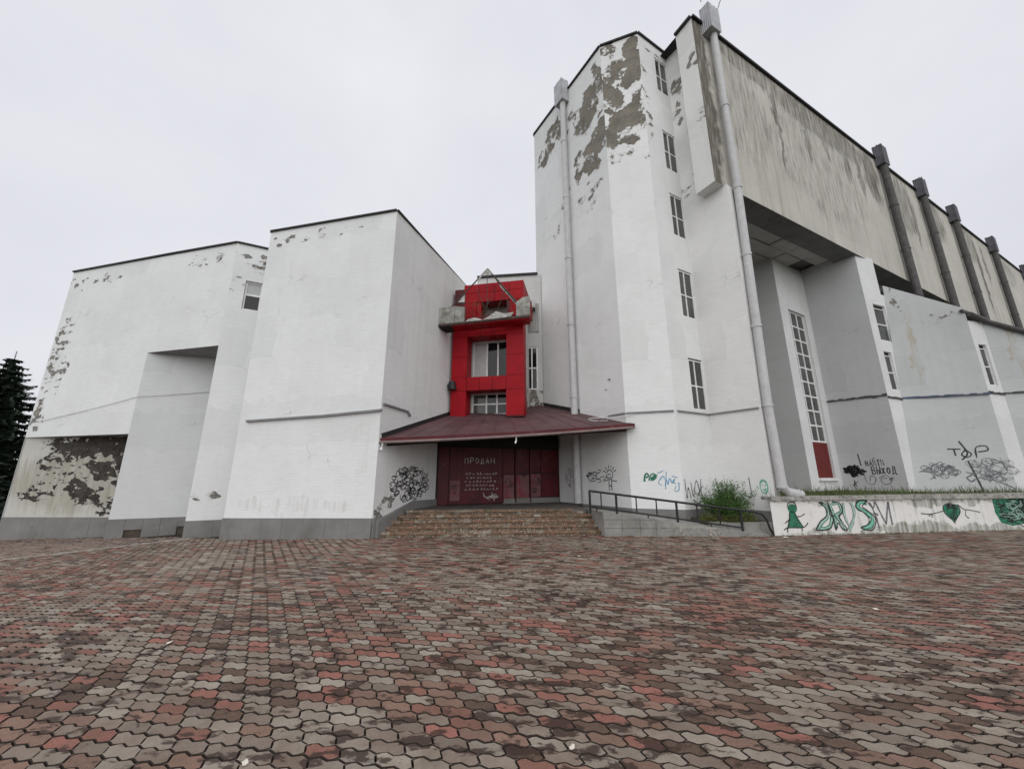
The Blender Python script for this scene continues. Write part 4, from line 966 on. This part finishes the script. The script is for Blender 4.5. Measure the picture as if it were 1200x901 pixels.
# end and inner face of the wing wall
mb.face([F_4.P(F_4.L, -.2), F_4.P(F_4.L, -.2, -.35), F_4.P(F_4.L, ZS, -.35), F_4.P(F_4.L, ZS)]); mb.face([F_4.P(F_4.L, -.2, -.35), F_4.P(-4, -.2, -.35), F_4.P(-4, ZS, -.35), F_4.P(F_4.L, ZS, -.35)]); obj('wall', mb, mF4, hall)
mb = MB(K); F_4.slab(mb, 0.05, F_4.L - .06, 3.52, 3.57, 0, .045); obj('ledge', mb, 'ledge', hall)
mb = MB(K); F_4.slab(mb, 0.02, F_4.L, -.3, .63, 0, .03); obj('plinth', mb, 'plinth', hall)
gc = (1.36, 1.28)
strokes('graffiti', hall, F_4, [[(gc[0] + .1 * math.cos(t * .63), gc[1] + .17 * math.sin(t * .63)) for t in range(11)], [(gc[0] - .14, gc[1] - .05), (gc[0] - .2, gc[1] + .02)], [(gc[0] - .04, gc[1] + .05), (gc[0] - .02, gc[1] + .04)], [(gc[0] + .03, gc[1] + .05), (gc[0] + .05, gc[1] + .04)], [(gc[0] - .05, gc[1] - .06), (gc[0] + .01, gc[1] - .09), (gc[0] + .05, gc[1] - .04)], [(gc[0] + .08, gc[1] + .14), (gc[0] - .02, gc[1] + .2), (gc[0] - .1, gc[1] + .1)]], .045, 'paint_teal')
strokes('graffiti', hall, F_4, [[(.98, 1.55), (1.0, 1.05)], [(.8, 1.05), (.95, .98), (1.1, 1.05)]], .03, 'paint_grey')
roofpoly(hall, [US, U0, U1, (U1[0] - 8, U1[1] + 14), (8, 24), UB], ZH - .02, K)
mb = MB(K); mb.face([(*U1, -.2), (U1[0] - 8, U1[1] + 14, -.2), (U1[0] - 8, U1[1] + 14, ZH), (*U1, ZH)]); obj('wall', mb, mF4, hall)
flashing(hall, [F_4.P(0, ZH + .04), F_4.P(.6, ZH + .04)], w_=.08, h=.14, k=K)
flashing(hall, [(*US, ZH + .05), (*U0, ZH + .05), (*U1, ZH + .05)], w_=.1, h=.15, k=K)
# soffit: front beam, sheets with joints, one sheet missing
un = WU.n
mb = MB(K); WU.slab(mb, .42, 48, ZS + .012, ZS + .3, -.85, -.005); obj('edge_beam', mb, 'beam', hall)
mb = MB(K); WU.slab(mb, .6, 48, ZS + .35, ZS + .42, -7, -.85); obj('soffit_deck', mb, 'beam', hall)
ue = [.62, 2.1, 3.3, 4.55, 5.75, 7.0, 8.3, 9.55, 10.8, 12.1, 13.4, 14.7, 16]; oe = [-.87, -1.5, -2.15, -3.6, -5.0]
for i in range(len(ue) - 1):
    for j in range(4):
        if (i, j) in ((6, 1), (5, 2)): continue
        m_ = MB(K); dz_ = RNG.uniform(0, .05); WU.slab(m_, ue[i] + .02, ue[i + 1] - .02, ZS + .12 + dz_, ZS + .2 + dz_, oe[j + 1] + .02, oe[j] - .02); obj('soffit_sheet', m_, 'soffit', hall)
# lower sawtooth walls
GREY = (.47, .48, .48)
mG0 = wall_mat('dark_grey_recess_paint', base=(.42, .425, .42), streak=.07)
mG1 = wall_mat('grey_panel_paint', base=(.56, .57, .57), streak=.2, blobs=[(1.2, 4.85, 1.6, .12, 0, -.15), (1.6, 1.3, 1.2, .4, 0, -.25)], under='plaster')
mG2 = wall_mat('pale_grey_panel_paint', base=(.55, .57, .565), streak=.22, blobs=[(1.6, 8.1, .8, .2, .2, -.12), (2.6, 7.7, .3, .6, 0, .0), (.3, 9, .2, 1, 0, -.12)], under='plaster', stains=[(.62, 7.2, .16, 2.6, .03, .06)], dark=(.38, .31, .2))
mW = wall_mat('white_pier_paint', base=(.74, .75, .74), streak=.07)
Z1 = .9
V0 = Wall((9.7, 17.45), W0, K); V1 = Wall(W0, D1, K); V2 = Wall(D1, C1, K); V3 = Wall(C1, S1, K); V4 = Wall((C1[0] + .937 * 1.0, C1[1] + .357 * 1.0 - .03), (C2[0], C2[1] - .03), K); V5 = Wall(C2, S2, K); V6 = Wall(S2, C3, K)
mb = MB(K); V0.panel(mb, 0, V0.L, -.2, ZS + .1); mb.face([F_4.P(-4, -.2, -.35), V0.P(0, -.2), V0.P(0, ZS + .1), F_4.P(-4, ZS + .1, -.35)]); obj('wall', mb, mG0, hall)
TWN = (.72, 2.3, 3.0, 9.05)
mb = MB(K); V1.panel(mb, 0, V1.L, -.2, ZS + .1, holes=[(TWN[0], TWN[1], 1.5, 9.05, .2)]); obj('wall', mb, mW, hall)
window(hall, V1, TWN[0] + .01, TWN[1] - .01, TWN[2], TWN[3] - .01, -.1, [.2, .6], [i / 9 for i in range(1, 9)], .07, .035, gl='glass', name='tall_window')
m_ = MB(K); V1.slab(m_, TWN[0], TWN[1], 1.5, 3.0, -.16, -.1); dr = obj('door', m_, plain('red_brown_boards', (.16, .03, .028), .6, var=.25), hall)
for i in range(12):
    m_ = MB(K); u = TWN[0] + .04 + i * .128; V1.slab(m_, u, u + .05, 1.52, 2.98, -.1, -.085); obj('board', m_, plain('red_brown_board', (.17, .032, .03), .6, var=.25) if i == 0 else bpy.data.materials['red_brown_board'], dr)
m_ = MB(K); V1.slab(m_, TWN[0] - .02, TWN[1] + .05, 1.38, 1.5, -.05, .1); obj('door_sill', m_, 'frame_white', hall)
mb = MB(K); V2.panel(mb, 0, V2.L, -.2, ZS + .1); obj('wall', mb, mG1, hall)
h3 = [(.5, 1.38, 7.32, 9.02, .1), (.46, 1.0, 5.1, 6.8, .1)]
mb = MB(K); V3.panel(mb, 0, V3.L, -.2, 9.6, holes=h3); V3.panel(mb, 0, 1.32, 9.6, ZS + .1)
mb.face([V3.P(1.32, 9.6), V3.P(1.32, 9.6, -1.2), V3.P(1.32, ZS + .1, -1.2), V3.P(1.32, ZS + .1)]); obj('wall', mb, mW, hall)
for h in h3: window(hall, V3, h[0] + .01, h[1] - .01, h[2] + .01, h[3] - .16, -.05, [], [.5], .035, .025)
def sloped(W, z0, z1, mat, holes=()):
    mb = MB(K)
    mb.face([W.P(0, -.2), W.P(W.L, -.2), W.P(W.L, z1), W.P(0, z0)], [(0, -.2), (W.L, -.2), (W.L, z1), (0, z0)])
    mb.face([W.P(0, z0), W.P(W.L, z1), W.P(W.L, z1, -.3), W.P(0, z0, -.3)]); mb.face([W.P(0, z0, -.3), W.P(W.L, z1, -.3), W.P(W.L, 6, -.3), W.P(0, 6, -.3)][::-1])
    return obj('wall', mb, mat, hall)
mb = MB(K); c2b, c2t = (*C2, .6), (*C2, 8.3); l4 = V3.P(.42, .6, .004); t4 = V3.P(1.62, 10.1, .004); n = 8
def p4(a, b):
    bt = tuple(l4[q] + (c2b[q] - l4[q]) * a for q in range(3)); tp = tuple(t4[q] + (c2t[q] - t4[q]) * a for q in range(3)); return tuple(bt[q] + (tp[q] - bt[q]) * b for q in range(3))
for i in range(n):
    for j in range(n):
        q = [p4(i / n, j / n), p4((i + 1) / n, j / n), p4((i + 1) / n, (j + 1) / n), p4(i / n, (j + 1) / n)]
        mb.face(q, [(V4.L * a, z[2]) for a, z in zip((i / n, (i + 1) / n, (i + 1) / n, i / n), q)])
mb.face([t4, c2t, (c2t[0] + .2, c2t[1] + .4, c2t[2]), (t4[0] + .2, t4[1] + .4, t4[2])]); obj('wall', mb, mG2, hall)
mb = MB(K); V5.panel(mb, 0, V5.L, -.2, 7.75, holes=[(.2, .62, 5.05, 6.75, .1)]); obj('wall', mb, mW, hall)
window(hall, V5, .21, .61, 5.06, 6.6, -.05, [], [.5], .035, .025)
sloped(V6, 7.72, 5.7, mG2)
# lean-to roof behind panel tops
m_ = MB(K); m_.face([V3.P(1.62, 9.5, -.3), V4.P(V4.L, 7.9, -.3), V5.P(V5.L, 7.6, -.1), V6.P(V6.L, 5.5, -.3), (26, 20.5, 9), (17.2, 16.3, 9.6)]); obj('lean_to_roof', m_, 'beam', hall)
m_ = MB(K); m_.bar(V4.P(V4.L - .15, 8.2, .05), V5.P(V5.L, 7.85, .1), .05, .05); m_.tube([V5.P(.0, 8.0, .12), V6.P(0.1, 7.72, .1), V6.P(1.6, 6.75, .1), V6.P(3.2, 5.75, .1)], .09, 8); obj('coping_pipe', m_, 'pipe_dark', hall)
# painted line and lower wash
for Wl, mt in ((V2, 'paint_grey'), (V3, 'paint_grey'), (V4, 'paint_blue'), (V5, 'paint_grey'), (V6, 'paint_grey')):
    m_ = MB(K); r_ = random.Random(int(Wl.L * 100)); n = 14; LL = Wl.L if Wl is not V3 else .95
    for i in range(n):
        a, b = LL * i / n, LL * (i + 1) / n; z = 4.72 + (.14 if Wl is V2 else 0)
        zz = lambda q: z - q / Wl.L * .05 + (.02 * mnoise.noise(Vector((q * 3 + Wl.L, 0, 0))))
        h = .07 + r_.uniform(-.025, .03)
        Wl.slab4(m_, [(a, zz(a)), (b, zz(b)), (b, zz(b) + h), (a, zz(a) + h)], 0, .05 if i % 3 else .035)
    obj('ledge', m_, plain('blue_grey_ledge', (.085, .105, .155), .7, var=.4, scale=4) if Wl is V4 else 'pipe_dark', hall)
# hoppers and pipes on the upper wall
for i, s_ in enumerate((.95, 15.1, 20.4, 25.6, 33.4, 42.0)):
    dark_ = i > 0
    corrugated_hopper(hall, WU, s_ - (.12 if not dark_ else 0), 18.15, 19.35, .6 if not dark_ else .62, .42, 'hopper_dark' if dark_ else 'hopper_light')
    if dark_: downpipe(hall, WU, s_, 9.5, 18.2, .17, .22, 'pipe_dark', 2.6)
    else:
        lean = [(.93, 18.2, .2), (.88, 11.2, .2), (.8, 8.6, .2), (.62, 3.6, .2), (.66, 1.3, .22)]
        pb = MB(K); pb.tube([WU.P(a, z, o) for a, z, o in lean] + [WU.P(.8, 1.14, .3), WU.P(1.25, 1.08, .36)], .125, 14); dp0 = obj('downpipe', pb, 'pipe_light', hall)
        for (a, z, o), (b, y, q) in zip(lean, lean[1:]):
            cb = MB(K); cb.tube([WU.P(b, y + .04, q), WU.P(b, y - .04, q)], .145, 14); obj('pipe_collar', cb, 'pipe_light', dp0)
            if z - y > 3:
                m1, m2 = (a + b) / 2, (z + y) / 2; cb = MB(K); cb.tube([WU.P(m1, m2 + .04, q), WU.P(m1, m2 - .04, q)], .145, 14); obj('pipe_collar', cb, 'pipe_light', dp0)
# graffiti on the sawtooth
strokes('lettering', hall, V2, text('НАЙТИ', .92, 1.98, .25, 1.0, .015, .1, 1, .5), .042, 'paint_dark', curve=False)
strokes('lettering', hall, V2, text('ВЫХОД', 1.08, 1.66, .27, 1.0, .012, .12, 2, .58), .046, 'paint_dark', curve=False)
strokes('graffiti', hall, V2, scribble(.5, 1.8, .62, .36, 26, 6, 5), .075, 'paint_dark')
strokes('graffiti', hall, V2, [[(.8, 1.6), (.85, 1.3), (1.05, 1.25), (1.15, 1.5), (1.0, 1.58), (.95, 1.36)], [(1.25, 1.5), (1.5, 1.6), (1.62, 1.36), (1.4, 1.25), (1.3, 1.45), (1.5, 1.5)]], .034, 'paint_grey')
strokes('graffiti', hall, V2, [[(.72, 2.5), (.76, 2.0)]], .05, 'paint_dark')
strokes('graffiti', hall, V2, [[(.42, 1.3), (.5, 1.12)], [(.35, 1.18), (.55, 1.36)], [(.4, 1.12), (.44, 1.4)]], .04, 'paint_dark')
class Battered:
    k = K
    def P(s, u, z, off=0.):
        a = (u + .05) / V4.L; b = 0.
        for _ in range(3): b = max(0, min(1, (z - .6) / (9.15 + (7.58 - 9.15) * a)))
        p = p4(a, b); return (p[0] - .40 * (off + .004), p[1] - .915 * (off + .004), p[2])
VG = Battered()
strokes('graffiti', hall, VG, [[(.95, 2.55), (1.3, 2.55)], [(1.12, 2.55), (1.14, 2.3)], [(1.42, 2.52), (1.3, 2.35), (1.42, 2.24), (1.55, 2.36), (1.42, 2.52)], [(1.66, 2.22), (1.7, 2.6), (1.95, 2.66), (1.98, 2.5), (1.72, 2.44)], [(1.3, 2.85), (1.45, 2.4), (1.28, 2.15)]], .055, 'paint_dark')
strokes('graffiti', hall, VG, [[(1.42, 2.1), (1.5, 1.7), (1.62, 1.0)]], .07, 'paint_dark')
strokes('graffiti', hall, VG, scribble(.62, 1.72, .8, .5, 26, 41, 6), .024, 'paint_grey')
strokes('graffiti', hall, VG, scribble(2.0, 1.78, 1.05, .7, 30, 43, 6), .018, 'paint_grey')
strokes('graffiti', hall, VG, [[(1.3, 1.7), (1.45, 1.62), (1.3, 1.5), (1.38, 1.36), (1.5, 1.45)], [(1.85, 1.6), (1.95, 1.4), (2.15, 1.3), (2.4, 1.1)]], .05, 'paint_grey')
# antenna and overhead wire at the first hopper
ap_ = Vector(sx(WU.P(.45, 19.55, .2), K)); m_ = MB(); m_.tube([ap_, ap_ + Vector((0, 0, .9))], .02, 6); m_.tube([ap_ + Vector((-.3, 0, .55)), ap_ + Vector((.25, 0, .6))], .015, 5); m_.tube([ap_ + Vector((-.15, -.1, .7)), ap_ + Vector((.12, .1, .62))], .012, 5)
tag(obj('roof_antenna', m_, 'hopper_light'), 'small metal rooftop antenna beside the pale corrugated hopper', 'antenna')
h0 = Vector(sx(WU.P(1.15, 19.4, .4), K)); h1 = Vector((8.3, 6.5, 23.0)); m_ = MB(); m_.tube([h0.lerp(h1, t / 8) - Vector((0, 0, .25 * math.sin(t / 8 * math.pi))) for t in range(9)], .014, 5)
tag(obj('overhead_wire', m_, 'wire'), 'thin wire running up into the sky from the tall hall corner', 'wire')

# ------------------------------------------------------------------ retaining wall and terrace
X0, X1 = (7.19, 11.06), (21.5, 13.02); WT = Wall(X0, X1)
mT = wall_mat('retaining_wall_paint', base=(.77, .765, .735), streak=.2, soil=(.4, .36, .3), course=.1, stains=[(4.6, .05, 1.6, .26, 0, .24), (7, .0, 3.4, .22, 0, .2), (3.2, .0, 3.5, .16, 0, .16), (1.5, .88, 3, .12, 0, .12), (8, .9, 5, .16, 0, .18), (5, .5, 6, .5, 0, -.16)], dark=(.11, .115, .07), blotch=.7)
rw = thing('retaining_wall', 'low white retaining wall with mossy coping and green graffiti at right', 'wall', (10, 11.4, 0))
mb = MB(); WT.panel(mb, 0, WT.L, -.15, .93); e0 = WT.P(0, 0); mb.face([(e0[0] + .7, e0[1] + .9, -.15), (e0[0], e0[1], -.15), (e0[0], e0[1], .93), (e0[0] + .7, e0[1] + .9, .93)]); obj('wall', mb, mT, rw)
u = 0.
while u < WT.L:
    wd = RNG.uniform(.95, 1.3); m_ = MB(); dz_ = RNG.uniform(-.008, .008); WT.slab(m_, u + .004, u + wd - .004, .925, 1.02 + dz_ + u * .006, -.32, .07 + RNG.uniform(-.008, .008)); obj('coping_slab', m_, 'coping', rw); u += wd
m_ = MB(); m_.face([WT.P(.25, .96, -.25), WT.P(WT.L, .96, -.25), (24, 19, .96), (9, 19, .96)]); ter = obj('terrace', m_, 'soil'); ter['kind'] = 'structure'
def band(name, pts, w0, w1, mo, mi):
    strokes(name, rw, WT, [pts], w0, mo, .005); strokes(name, rw, WT, [pts], w1, mi, .009)
# letters D R U S, then H and И
band('graffiti', [(1.33, .14), (1.5, .3), (1.74, .48), (1.78, .72), (1.6, .83)], .13, .07, 'paint_green', 'paint_mint'); band('graffiti', [(1.42, .16), (1.72, .2), (1.88, .46)], .12, .06, 'paint_green', 'paint_mint')
band('graffiti', [(1.86, .83), (1.94, .5), (1.97, .16)], .12, .05, 'paint_green', 'paint_mint'); band('graffiti', [(1.94, .8), (2.15, .82), (2.2, .62), (1.99, .5)], .1, .045, 'paint_green', 'paint_mint'); band('graffiti', [(2.02, .5), (2.14, .3), (2.24, .14)], .12, .06, 'paint_green', 'paint_mint')
band('graffiti', [(2.32, .84), (2.28, .5), (2.38, .18)], .09, .055, 'paint_dark', 'paint_mint'); band('graffiti', [(2.56, .86), (2.62, .6), (2.52, .34), (2.34, .1)], .12, .07, 'paint_grey', 'paint_mint')
band('graffiti', [(3.08, .85), (2.86, .84), (2.78, .7), (3.0, .58), (3.17, .4), (3.08, .22), (2.8, .14)], .16, .09, 'paint_green', 'paint_teal')
strokes('graffiti', rw, WT, [[(3.2, .84), (3.3, .5), (3.34, .14)], [(3.24, .55), (3.4, .5)], [(3.38, .86), (3.5, .5), (3.6, .24)], [(3.6, .24), (3.72, .6), (3.82, .86)], [(3.82, .86), (3.8, .5), (3.8, .22)], [(3.14, .84), (3.28, .7), (3.36, .86)]], .065, 'paint_grey', .006)
strokes('graffiti', rw, WT, [[(1.3, .12), (1.46, .34), (1.7, .5), (1.7, .72), (1.54, .86), (1.78, .76), (1.84, .5), (1.98, .5)], [(1.3, .12), (1.74, .15), (1.92, .44)], [(1.8, .86), (1.88, .5), (1.92, .12), (2.02, .3), (2.16, .12), (2.28, .14), (2.1, .44), (2.24, .6), (2.2, .82), (1.96, .88)]], .042, 'paint_dark', .012)
strokes('graffiti', rw, WT, [[(3.12, .88), (2.84, .9), (2.7, .72), (2.94, .56), (3.06, .4), (2.98, .24), (2.74, .16), (3.1, .1), (3.28, .4), (3.06, .62), (2.92, .74), (3.12, .88)]], .042, 'paint_dark', .012)
# little green figure sitting on a board
fillpoly('graffiti', rw, WT, [[(.42, .2), (.92, .2), (.78, .42), (.72, .6), (.55, .6), (.5, .42)]], 'paint_green', .005)
fillpoly('graffiti', rw, WT, [[(.66 + .15 * math.cos(t * .63), .7 + .13 * math.sin(t * .63)) for t in range(10)]], 'paint_green', .005)
strokes('graffiti', rw, WT, [[(.3, .14), (.45, .2), (.9, .2), (1.08, .32)], [(.42, .2), (.4, .08)], [(.86, .2), (.86, .1)], [(.76, .48), (.9, .5), (1.02, .56)], [(.5, .4), (.36, .32)], [(.42, .2), (.52, .42), (.56, .6), (.7, .6), (.78, .42), (.92, .2)], [(.5, .74), (.58, .86), (.74, .86), (.8, .72)]], .035, 'paint_dark', .01)
# heart with arrow
def heart(cx, cz, s): return [(cx + s * .062 * 16 * math.sin(t) ** 3, cz + s * .062 * (13 * math.cos(t) - 5 * math.cos(2 * t) - 2 * math.cos(3 * t) - math.cos(4 * t))) for t in [i * 2 * math.pi / 26 for i in range(26)]]
hc = (5.95, .54)
fillpoly('graffiti', rw, WT, [heart(hc[0], hc[1], .3)], 'paint_green', .005)
hh = heart(hc[0], hc[1], .3); strokes('graffiti', rw, WT, [hh + [hh[0]], [(4.85, .52), (5.2, .5), (5.65, .58)], [(5.1, .44), (5.22, .5), (5.2, .4)], [(6.2, .76), (6.4, .62), (6.55, .6), (6.95, .53)], [(6.45, .58), (6.4, .45), (6.5, .36)]], .032, 'paint_dark', .009)
strokes('graffiti', rw, WT, scribble(hc[0], hc[1] + .02, .4, .36, 12, 77), .03, 'paint_dark', .01)
# green block
fillpoly('graffiti', rw, WT, [[(7.52, .9), (7.5, .5), (7.62, .22), (8.0, .12), (8.5, .18), (9.2, .25), (9.25, .6), (9.2, .9), (8.4, .91)]], 'paint_green', .005)
strokes('graffiti', rw, WT, scribble(8.4, .55, 1.4, .6, 40, 78, 6), .035, 'paint_dark', .009); strokes('graffiti', rw, WT, scribble(8.25, .56, 1.0, .45, 12, 79, 6), .02, 'paint_mint', .012)

# ------------------------------------------------------------------ plants
def leafy(mb, c, r, n, ls, rnd, hemi=False, flat=1.):
    for i in range(n):
        a = rnd.uniform(0, 6.283); zc = rnd.uniform(0 if hemi else -1, 1); rr = rnd.random() ** .45
        q = math.sqrt(max(0, 1 - zc * zc)); p = Vector((c[0] + r[0] * rr * q * math.cos(a), c[1] + r[1] * rr * q * math.sin(a), c[2] + r[2] * rr * zc))
        d = Vector((rnd.gauss(0, 1), rnd.gauss(0, 1), rnd.gauss(0, .7) + .3)).normalized(); e = d.cross(Vector((rnd.gauss(0, 1), rnd.gauss(0, 1), rnd.gauss(0, 1)))).normalized(); l = ls * rnd.uniform(.6, 1.3)
        mb.face([p - d * l, p + e * l * .42, p + d * l, p - e * l * .42])
r_ = random.Random(11)
bush = thing('bush', 'loose twiggy dark green bush in the tower corner behind the handrail', 'bush', (6.3, 11.75, .35))
st = MB(); lf = MB()
for i in range(210):
    a = r_.uniform(0, 6.283); ln_ = r_.uniform(.65, 1.3); tilt = r_.uniform(.05, 1.0)
    b0 = Vector((6.32 + r_.uniform(-.2, .2), 11.62 + r_.uniform(-.08, .08), .33)); d = Vector((math.cos(a) * math.sin(tilt) * 1.15, math.sin(a) * math.sin(tilt) * .5, math.cos(tilt) * .95))
    pts = [b0 + d * ln_ * t + Vector((0, 0, -.12 * t * t * tilt)) for t in (0, .35, .7, 1)]
    st.tube(pts, .008, 4, caps=False, r2=.002)
    for k in range(64):
        t = r_.uniform(.22, 1.0); p = b0 + d * ln_ * t + Vector((r_.gauss(0, .045), r_.gauss(0, .045), r_.gauss(0, .045) - .12 * t * t * tilt))
        q = (d + Vector((r_.gauss(0, .7), r_.gauss(0, .7), r_.gauss(0, .5)))).normalized(); e = q.cross(Vector((r_.gauss(0, 1), r_.gauss(0, 1), r_.gauss(0, 1)))).normalized(); l = r_.uniform(.016, .034)
        lf.face([p - q * l, p + e * l * .4, p + q * l, p - e * l * .4])
obj('stems', st, 'twig', bush); obj('foliage', lf, 'leaf', bush)
for nm, lab, cs in (('low_shrub', 'yellow green low shrub left of the twiggy bush', [(5.62, 11.5, .38), (5.85, 11.42, .36)]), ('low_shrub', 'yellow green low shrub right of the twiggy bush, under the handrail end', [(6.35, 11.36, .36), (6.75, 11.4, .38), (6.55, 11.5, .4)])):
    t_ = thing(nm, lab, 'shrub', cs[0], 'low shrubs in the planting bed'); lf = MB(); st = MB()
    for c in cs:
        leafy(lf, c, (.3, .16, .2), 700, .022, r_)
        for k in range(8): st.tube([(c[0], c[1], .3), (c[0] + r_.uniform(-.2, .2), c[1] + r_.uniform(-.1, .1), c[2] + .12)], .006, 4, caps=False)
    obj('foliage', lf, 'leaf_yellow', t_); obj('stems', st, 'twig', t_)
# weeds along the terrace
gm = MB()
def blade(x, y, z, h, rr):
    a = rr.uniform(0, 6.283); w_ = rr.uniform(.004, .009); lx, ly = rr.gauss(0, .35) * h, rr.gauss(0, .35) * h; dx, dy = math.cos(a) * w_, math.sin(a) * w_
    gm.face([(x - dx, y - dy, z), (x + dx, y + dy, z), (x + lx * .5 + dx * .7, y + ly * .5 + dy * .7, z + h * .6), (x + lx * .5 - dx * .7, y + ly * .5 - dy * .7, z + h * .6)]); gm.face([(x + lx * .5 - dx * .7, y + ly * .5 - dy * .7, z + h * .6), (x + lx * .5 + dx * .7, y + ly * .5 + dy * .7, z + h * .6), (x + lx, y + ly, z + h)])
r_ = random.Random(19)
for i in range(7000):
    u = r_.uniform(1.9, WT.L) if r_.random() < .93 else r_.uniform(.2, 1.9); dn = mnoise.noise(Vector((u * 1.4, 0, 5.)))
    if r_.random() > .55 + dn * 1.1: continue
    p = WT.P(u, .97, -.12 - r_.random() ** 1.5 * 2.2); blade(p[0], p[1], p[2] + .02, max(.03, r_.gauss(.12, .06) * (1 + 1.6 * dn)), r_)
for (u, n) in ((2.0, 90), (2.35, 80), (1.15, 50), (2.6, 60)):
    for i in range(n): p = WT.P(u + r_.gauss(0, .1), .98, -.2 - abs(r_.gauss(0, .15))); blade(p[0], p[1], p[2], r_.uniform(.12, .32), r_)
for i in range(260):      # tufts at the feet of walls and in the ramp
    u = r_.uniform(0, 12); p = WT.P(u, 0, .03 + abs(r_.gauss(0, .02))); blade(p[0], p[1], zg(p[0]), r_.uniform(.02, .06), r_)
for i in range(520):
    x = r_.uniform(-13, 2.4) if r_.random() < .8 else r_.uniform(2.6, 7); y = yfront(x) - .02 - abs(r_.gauss(0, .05))
    if mnoise.noise(Vector((x * 1.3, 0, 2.))) < -.05: continue
    blade(x, y, zg(x), r_.uniform(.015, .06), r_)
wo = obj('weeds', gm, 'grass', None, kind='stuff')
# white stakes in the weeds
# spruce
def spruce(name, lab, x, y, z, h, rad, seed):
    t_ = thing(name, lab, 'tree', (x, y, z), 'spruces beyond the left wing'); rr = random.Random(seed)
    tr = MB(); tr.tube([(x, y, z), (x, y, z + h * .5), (x, y, z + h)], h * .02, 8, r2=.012); obj('trunk', tr, 'bark', t_)
    cr_ = MB(); nl = int(h * 3.0)
    for i in range(nl):
        f = i / nl; zz = z + h * (.03 + .95 * f); rl = rad * (1 - f) ** .9 + .12
        nb = 11 if f < .8 else 7
        for k in range(nb):
            a = k * 6.283 / nb + rr.uniform(-.3, .3) + i * 1.1; l = rl * rr.uniform(.72, 1.15); dx, dy = math.cos(a), math.sin(a)
            def bp(t): return Vector((x + dx * l * t, y + dy * l * t, zz - .34 * l * math.sin(t * 1.7) + .2 * l * t * t))
            m = max(4, int(l / .12))
            for q in range(m):
                t0 = (q + .3) / m; p = bp(t0); sp = min(.6, .2 + .3 * l) * (1.12 - t0) ** .7
                for sgn in (-1, 1):
                    e = Vector((dx * .75 - sgn * dy * .75, dy * .75 + sgn * dx * .75, -.18 + rr.uniform(-.15, .15))) * sp * rr.uniform(.7, 1.25); wv = Vector((-e.y, e.x, 0)).normalized() * .05 + Vector((0, 0, .03))
                    cr_.face([p - wv, p + wv, p + e * .6 + wv * 1.1, p + e, p + e * .6 - wv * 1.1])
                hg = Vector((rr.uniform(-.08, .08), rr.uniform(-.08, .08), -rr.uniform(.18, .42) * (1.2 - t0))); wv = Vector((-dy, dx, 0)) * .09
                cr_.face([p - wv, p + wv, p + hg + wv * .4, p + hg - wv * .4]); wv = Vector((dx, dy, 0)) * .09
                cr_.face([p - wv, p + wv, p + hg + wv * .3, p + hg - wv * .3])
            cr_.face([bp(.8) - Vector((-dy, dx, 0)) * .04, bp(.8) + Vector((-dy, dx, 0)) * .04, bp(1.08)])
    for q in range(14):
        a = q * 2.4; p = Vector((x, y, z + h * (.96 + .003 * q))); e = Vector((math.cos(a) * .12, math.sin(a) * .12, .1)); cr_.face([p - Vector((.012, 0, 0)), p + Vector((.012, 0, 0)), p + e])
    obj('crown', cr_, 'needle', t_)
spruce('spruce_tree', 'tall dark spruce with pointed top at far left behind the white wing', -30.8, 22.5, -1.2, 10.3, 5.2, 4)
spruce('spruce_tree', 'shorter dark spruce low at the left edge in front of the tall spruce', -28.6, 20.0, -1.2, 5.4, 3.2, 9)

# ------------------------------------------------------------------ litter
for (x, y, s_, lab) in ((.36, 2.72, .022, 'pale torn paper scrap on the paving, nearest the middle of the foreground'), (-1.52, 2.6, .02, 'small crumpled white scrap at the front edge of the paving, left of centre'), (4.45, 5.15, .035, 'white scrap lying on the paving toward the right'),
                         (-3.35, 4.2, .03, 'white scrap on the paving toward the left'), (4.1, 3.35, .024, 'pale leaf shaped scrap on the paving at right front'), (1.35, 8.3, .04, 'white scrap on the far paving in front of the ramp'), (7.25, 10.72, .07, 'crumpled white sheet at the foot of the handrail end'), (5.5, 3.9, .022, 'small pale scrap at the right front edge of the paving')):
    m_ = MB(); rr = random.Random(int(x * 100)); pts = []
    for k in range(9): a = k * .698; q = s_ * rr.uniform(.55, 1.15); pts.append((x + q * math.cos(a), y + q * 1.2 * math.sin(a), zg(x) + .009 + rr.uniform(0, .014)))
    cpt = (x, y, zg(x) + .022)
    for k in range(9): m_.face([cpt, pts[k], pts[(k + 1) % 9]]); m_.face([pts[(k + 1) % 9], pts[k], (x, y, zg(x) + .008)])
    tag(obj('paper_scrap', m_, 'paper'), lab, 'litter', 'scraps of litter on the paving')
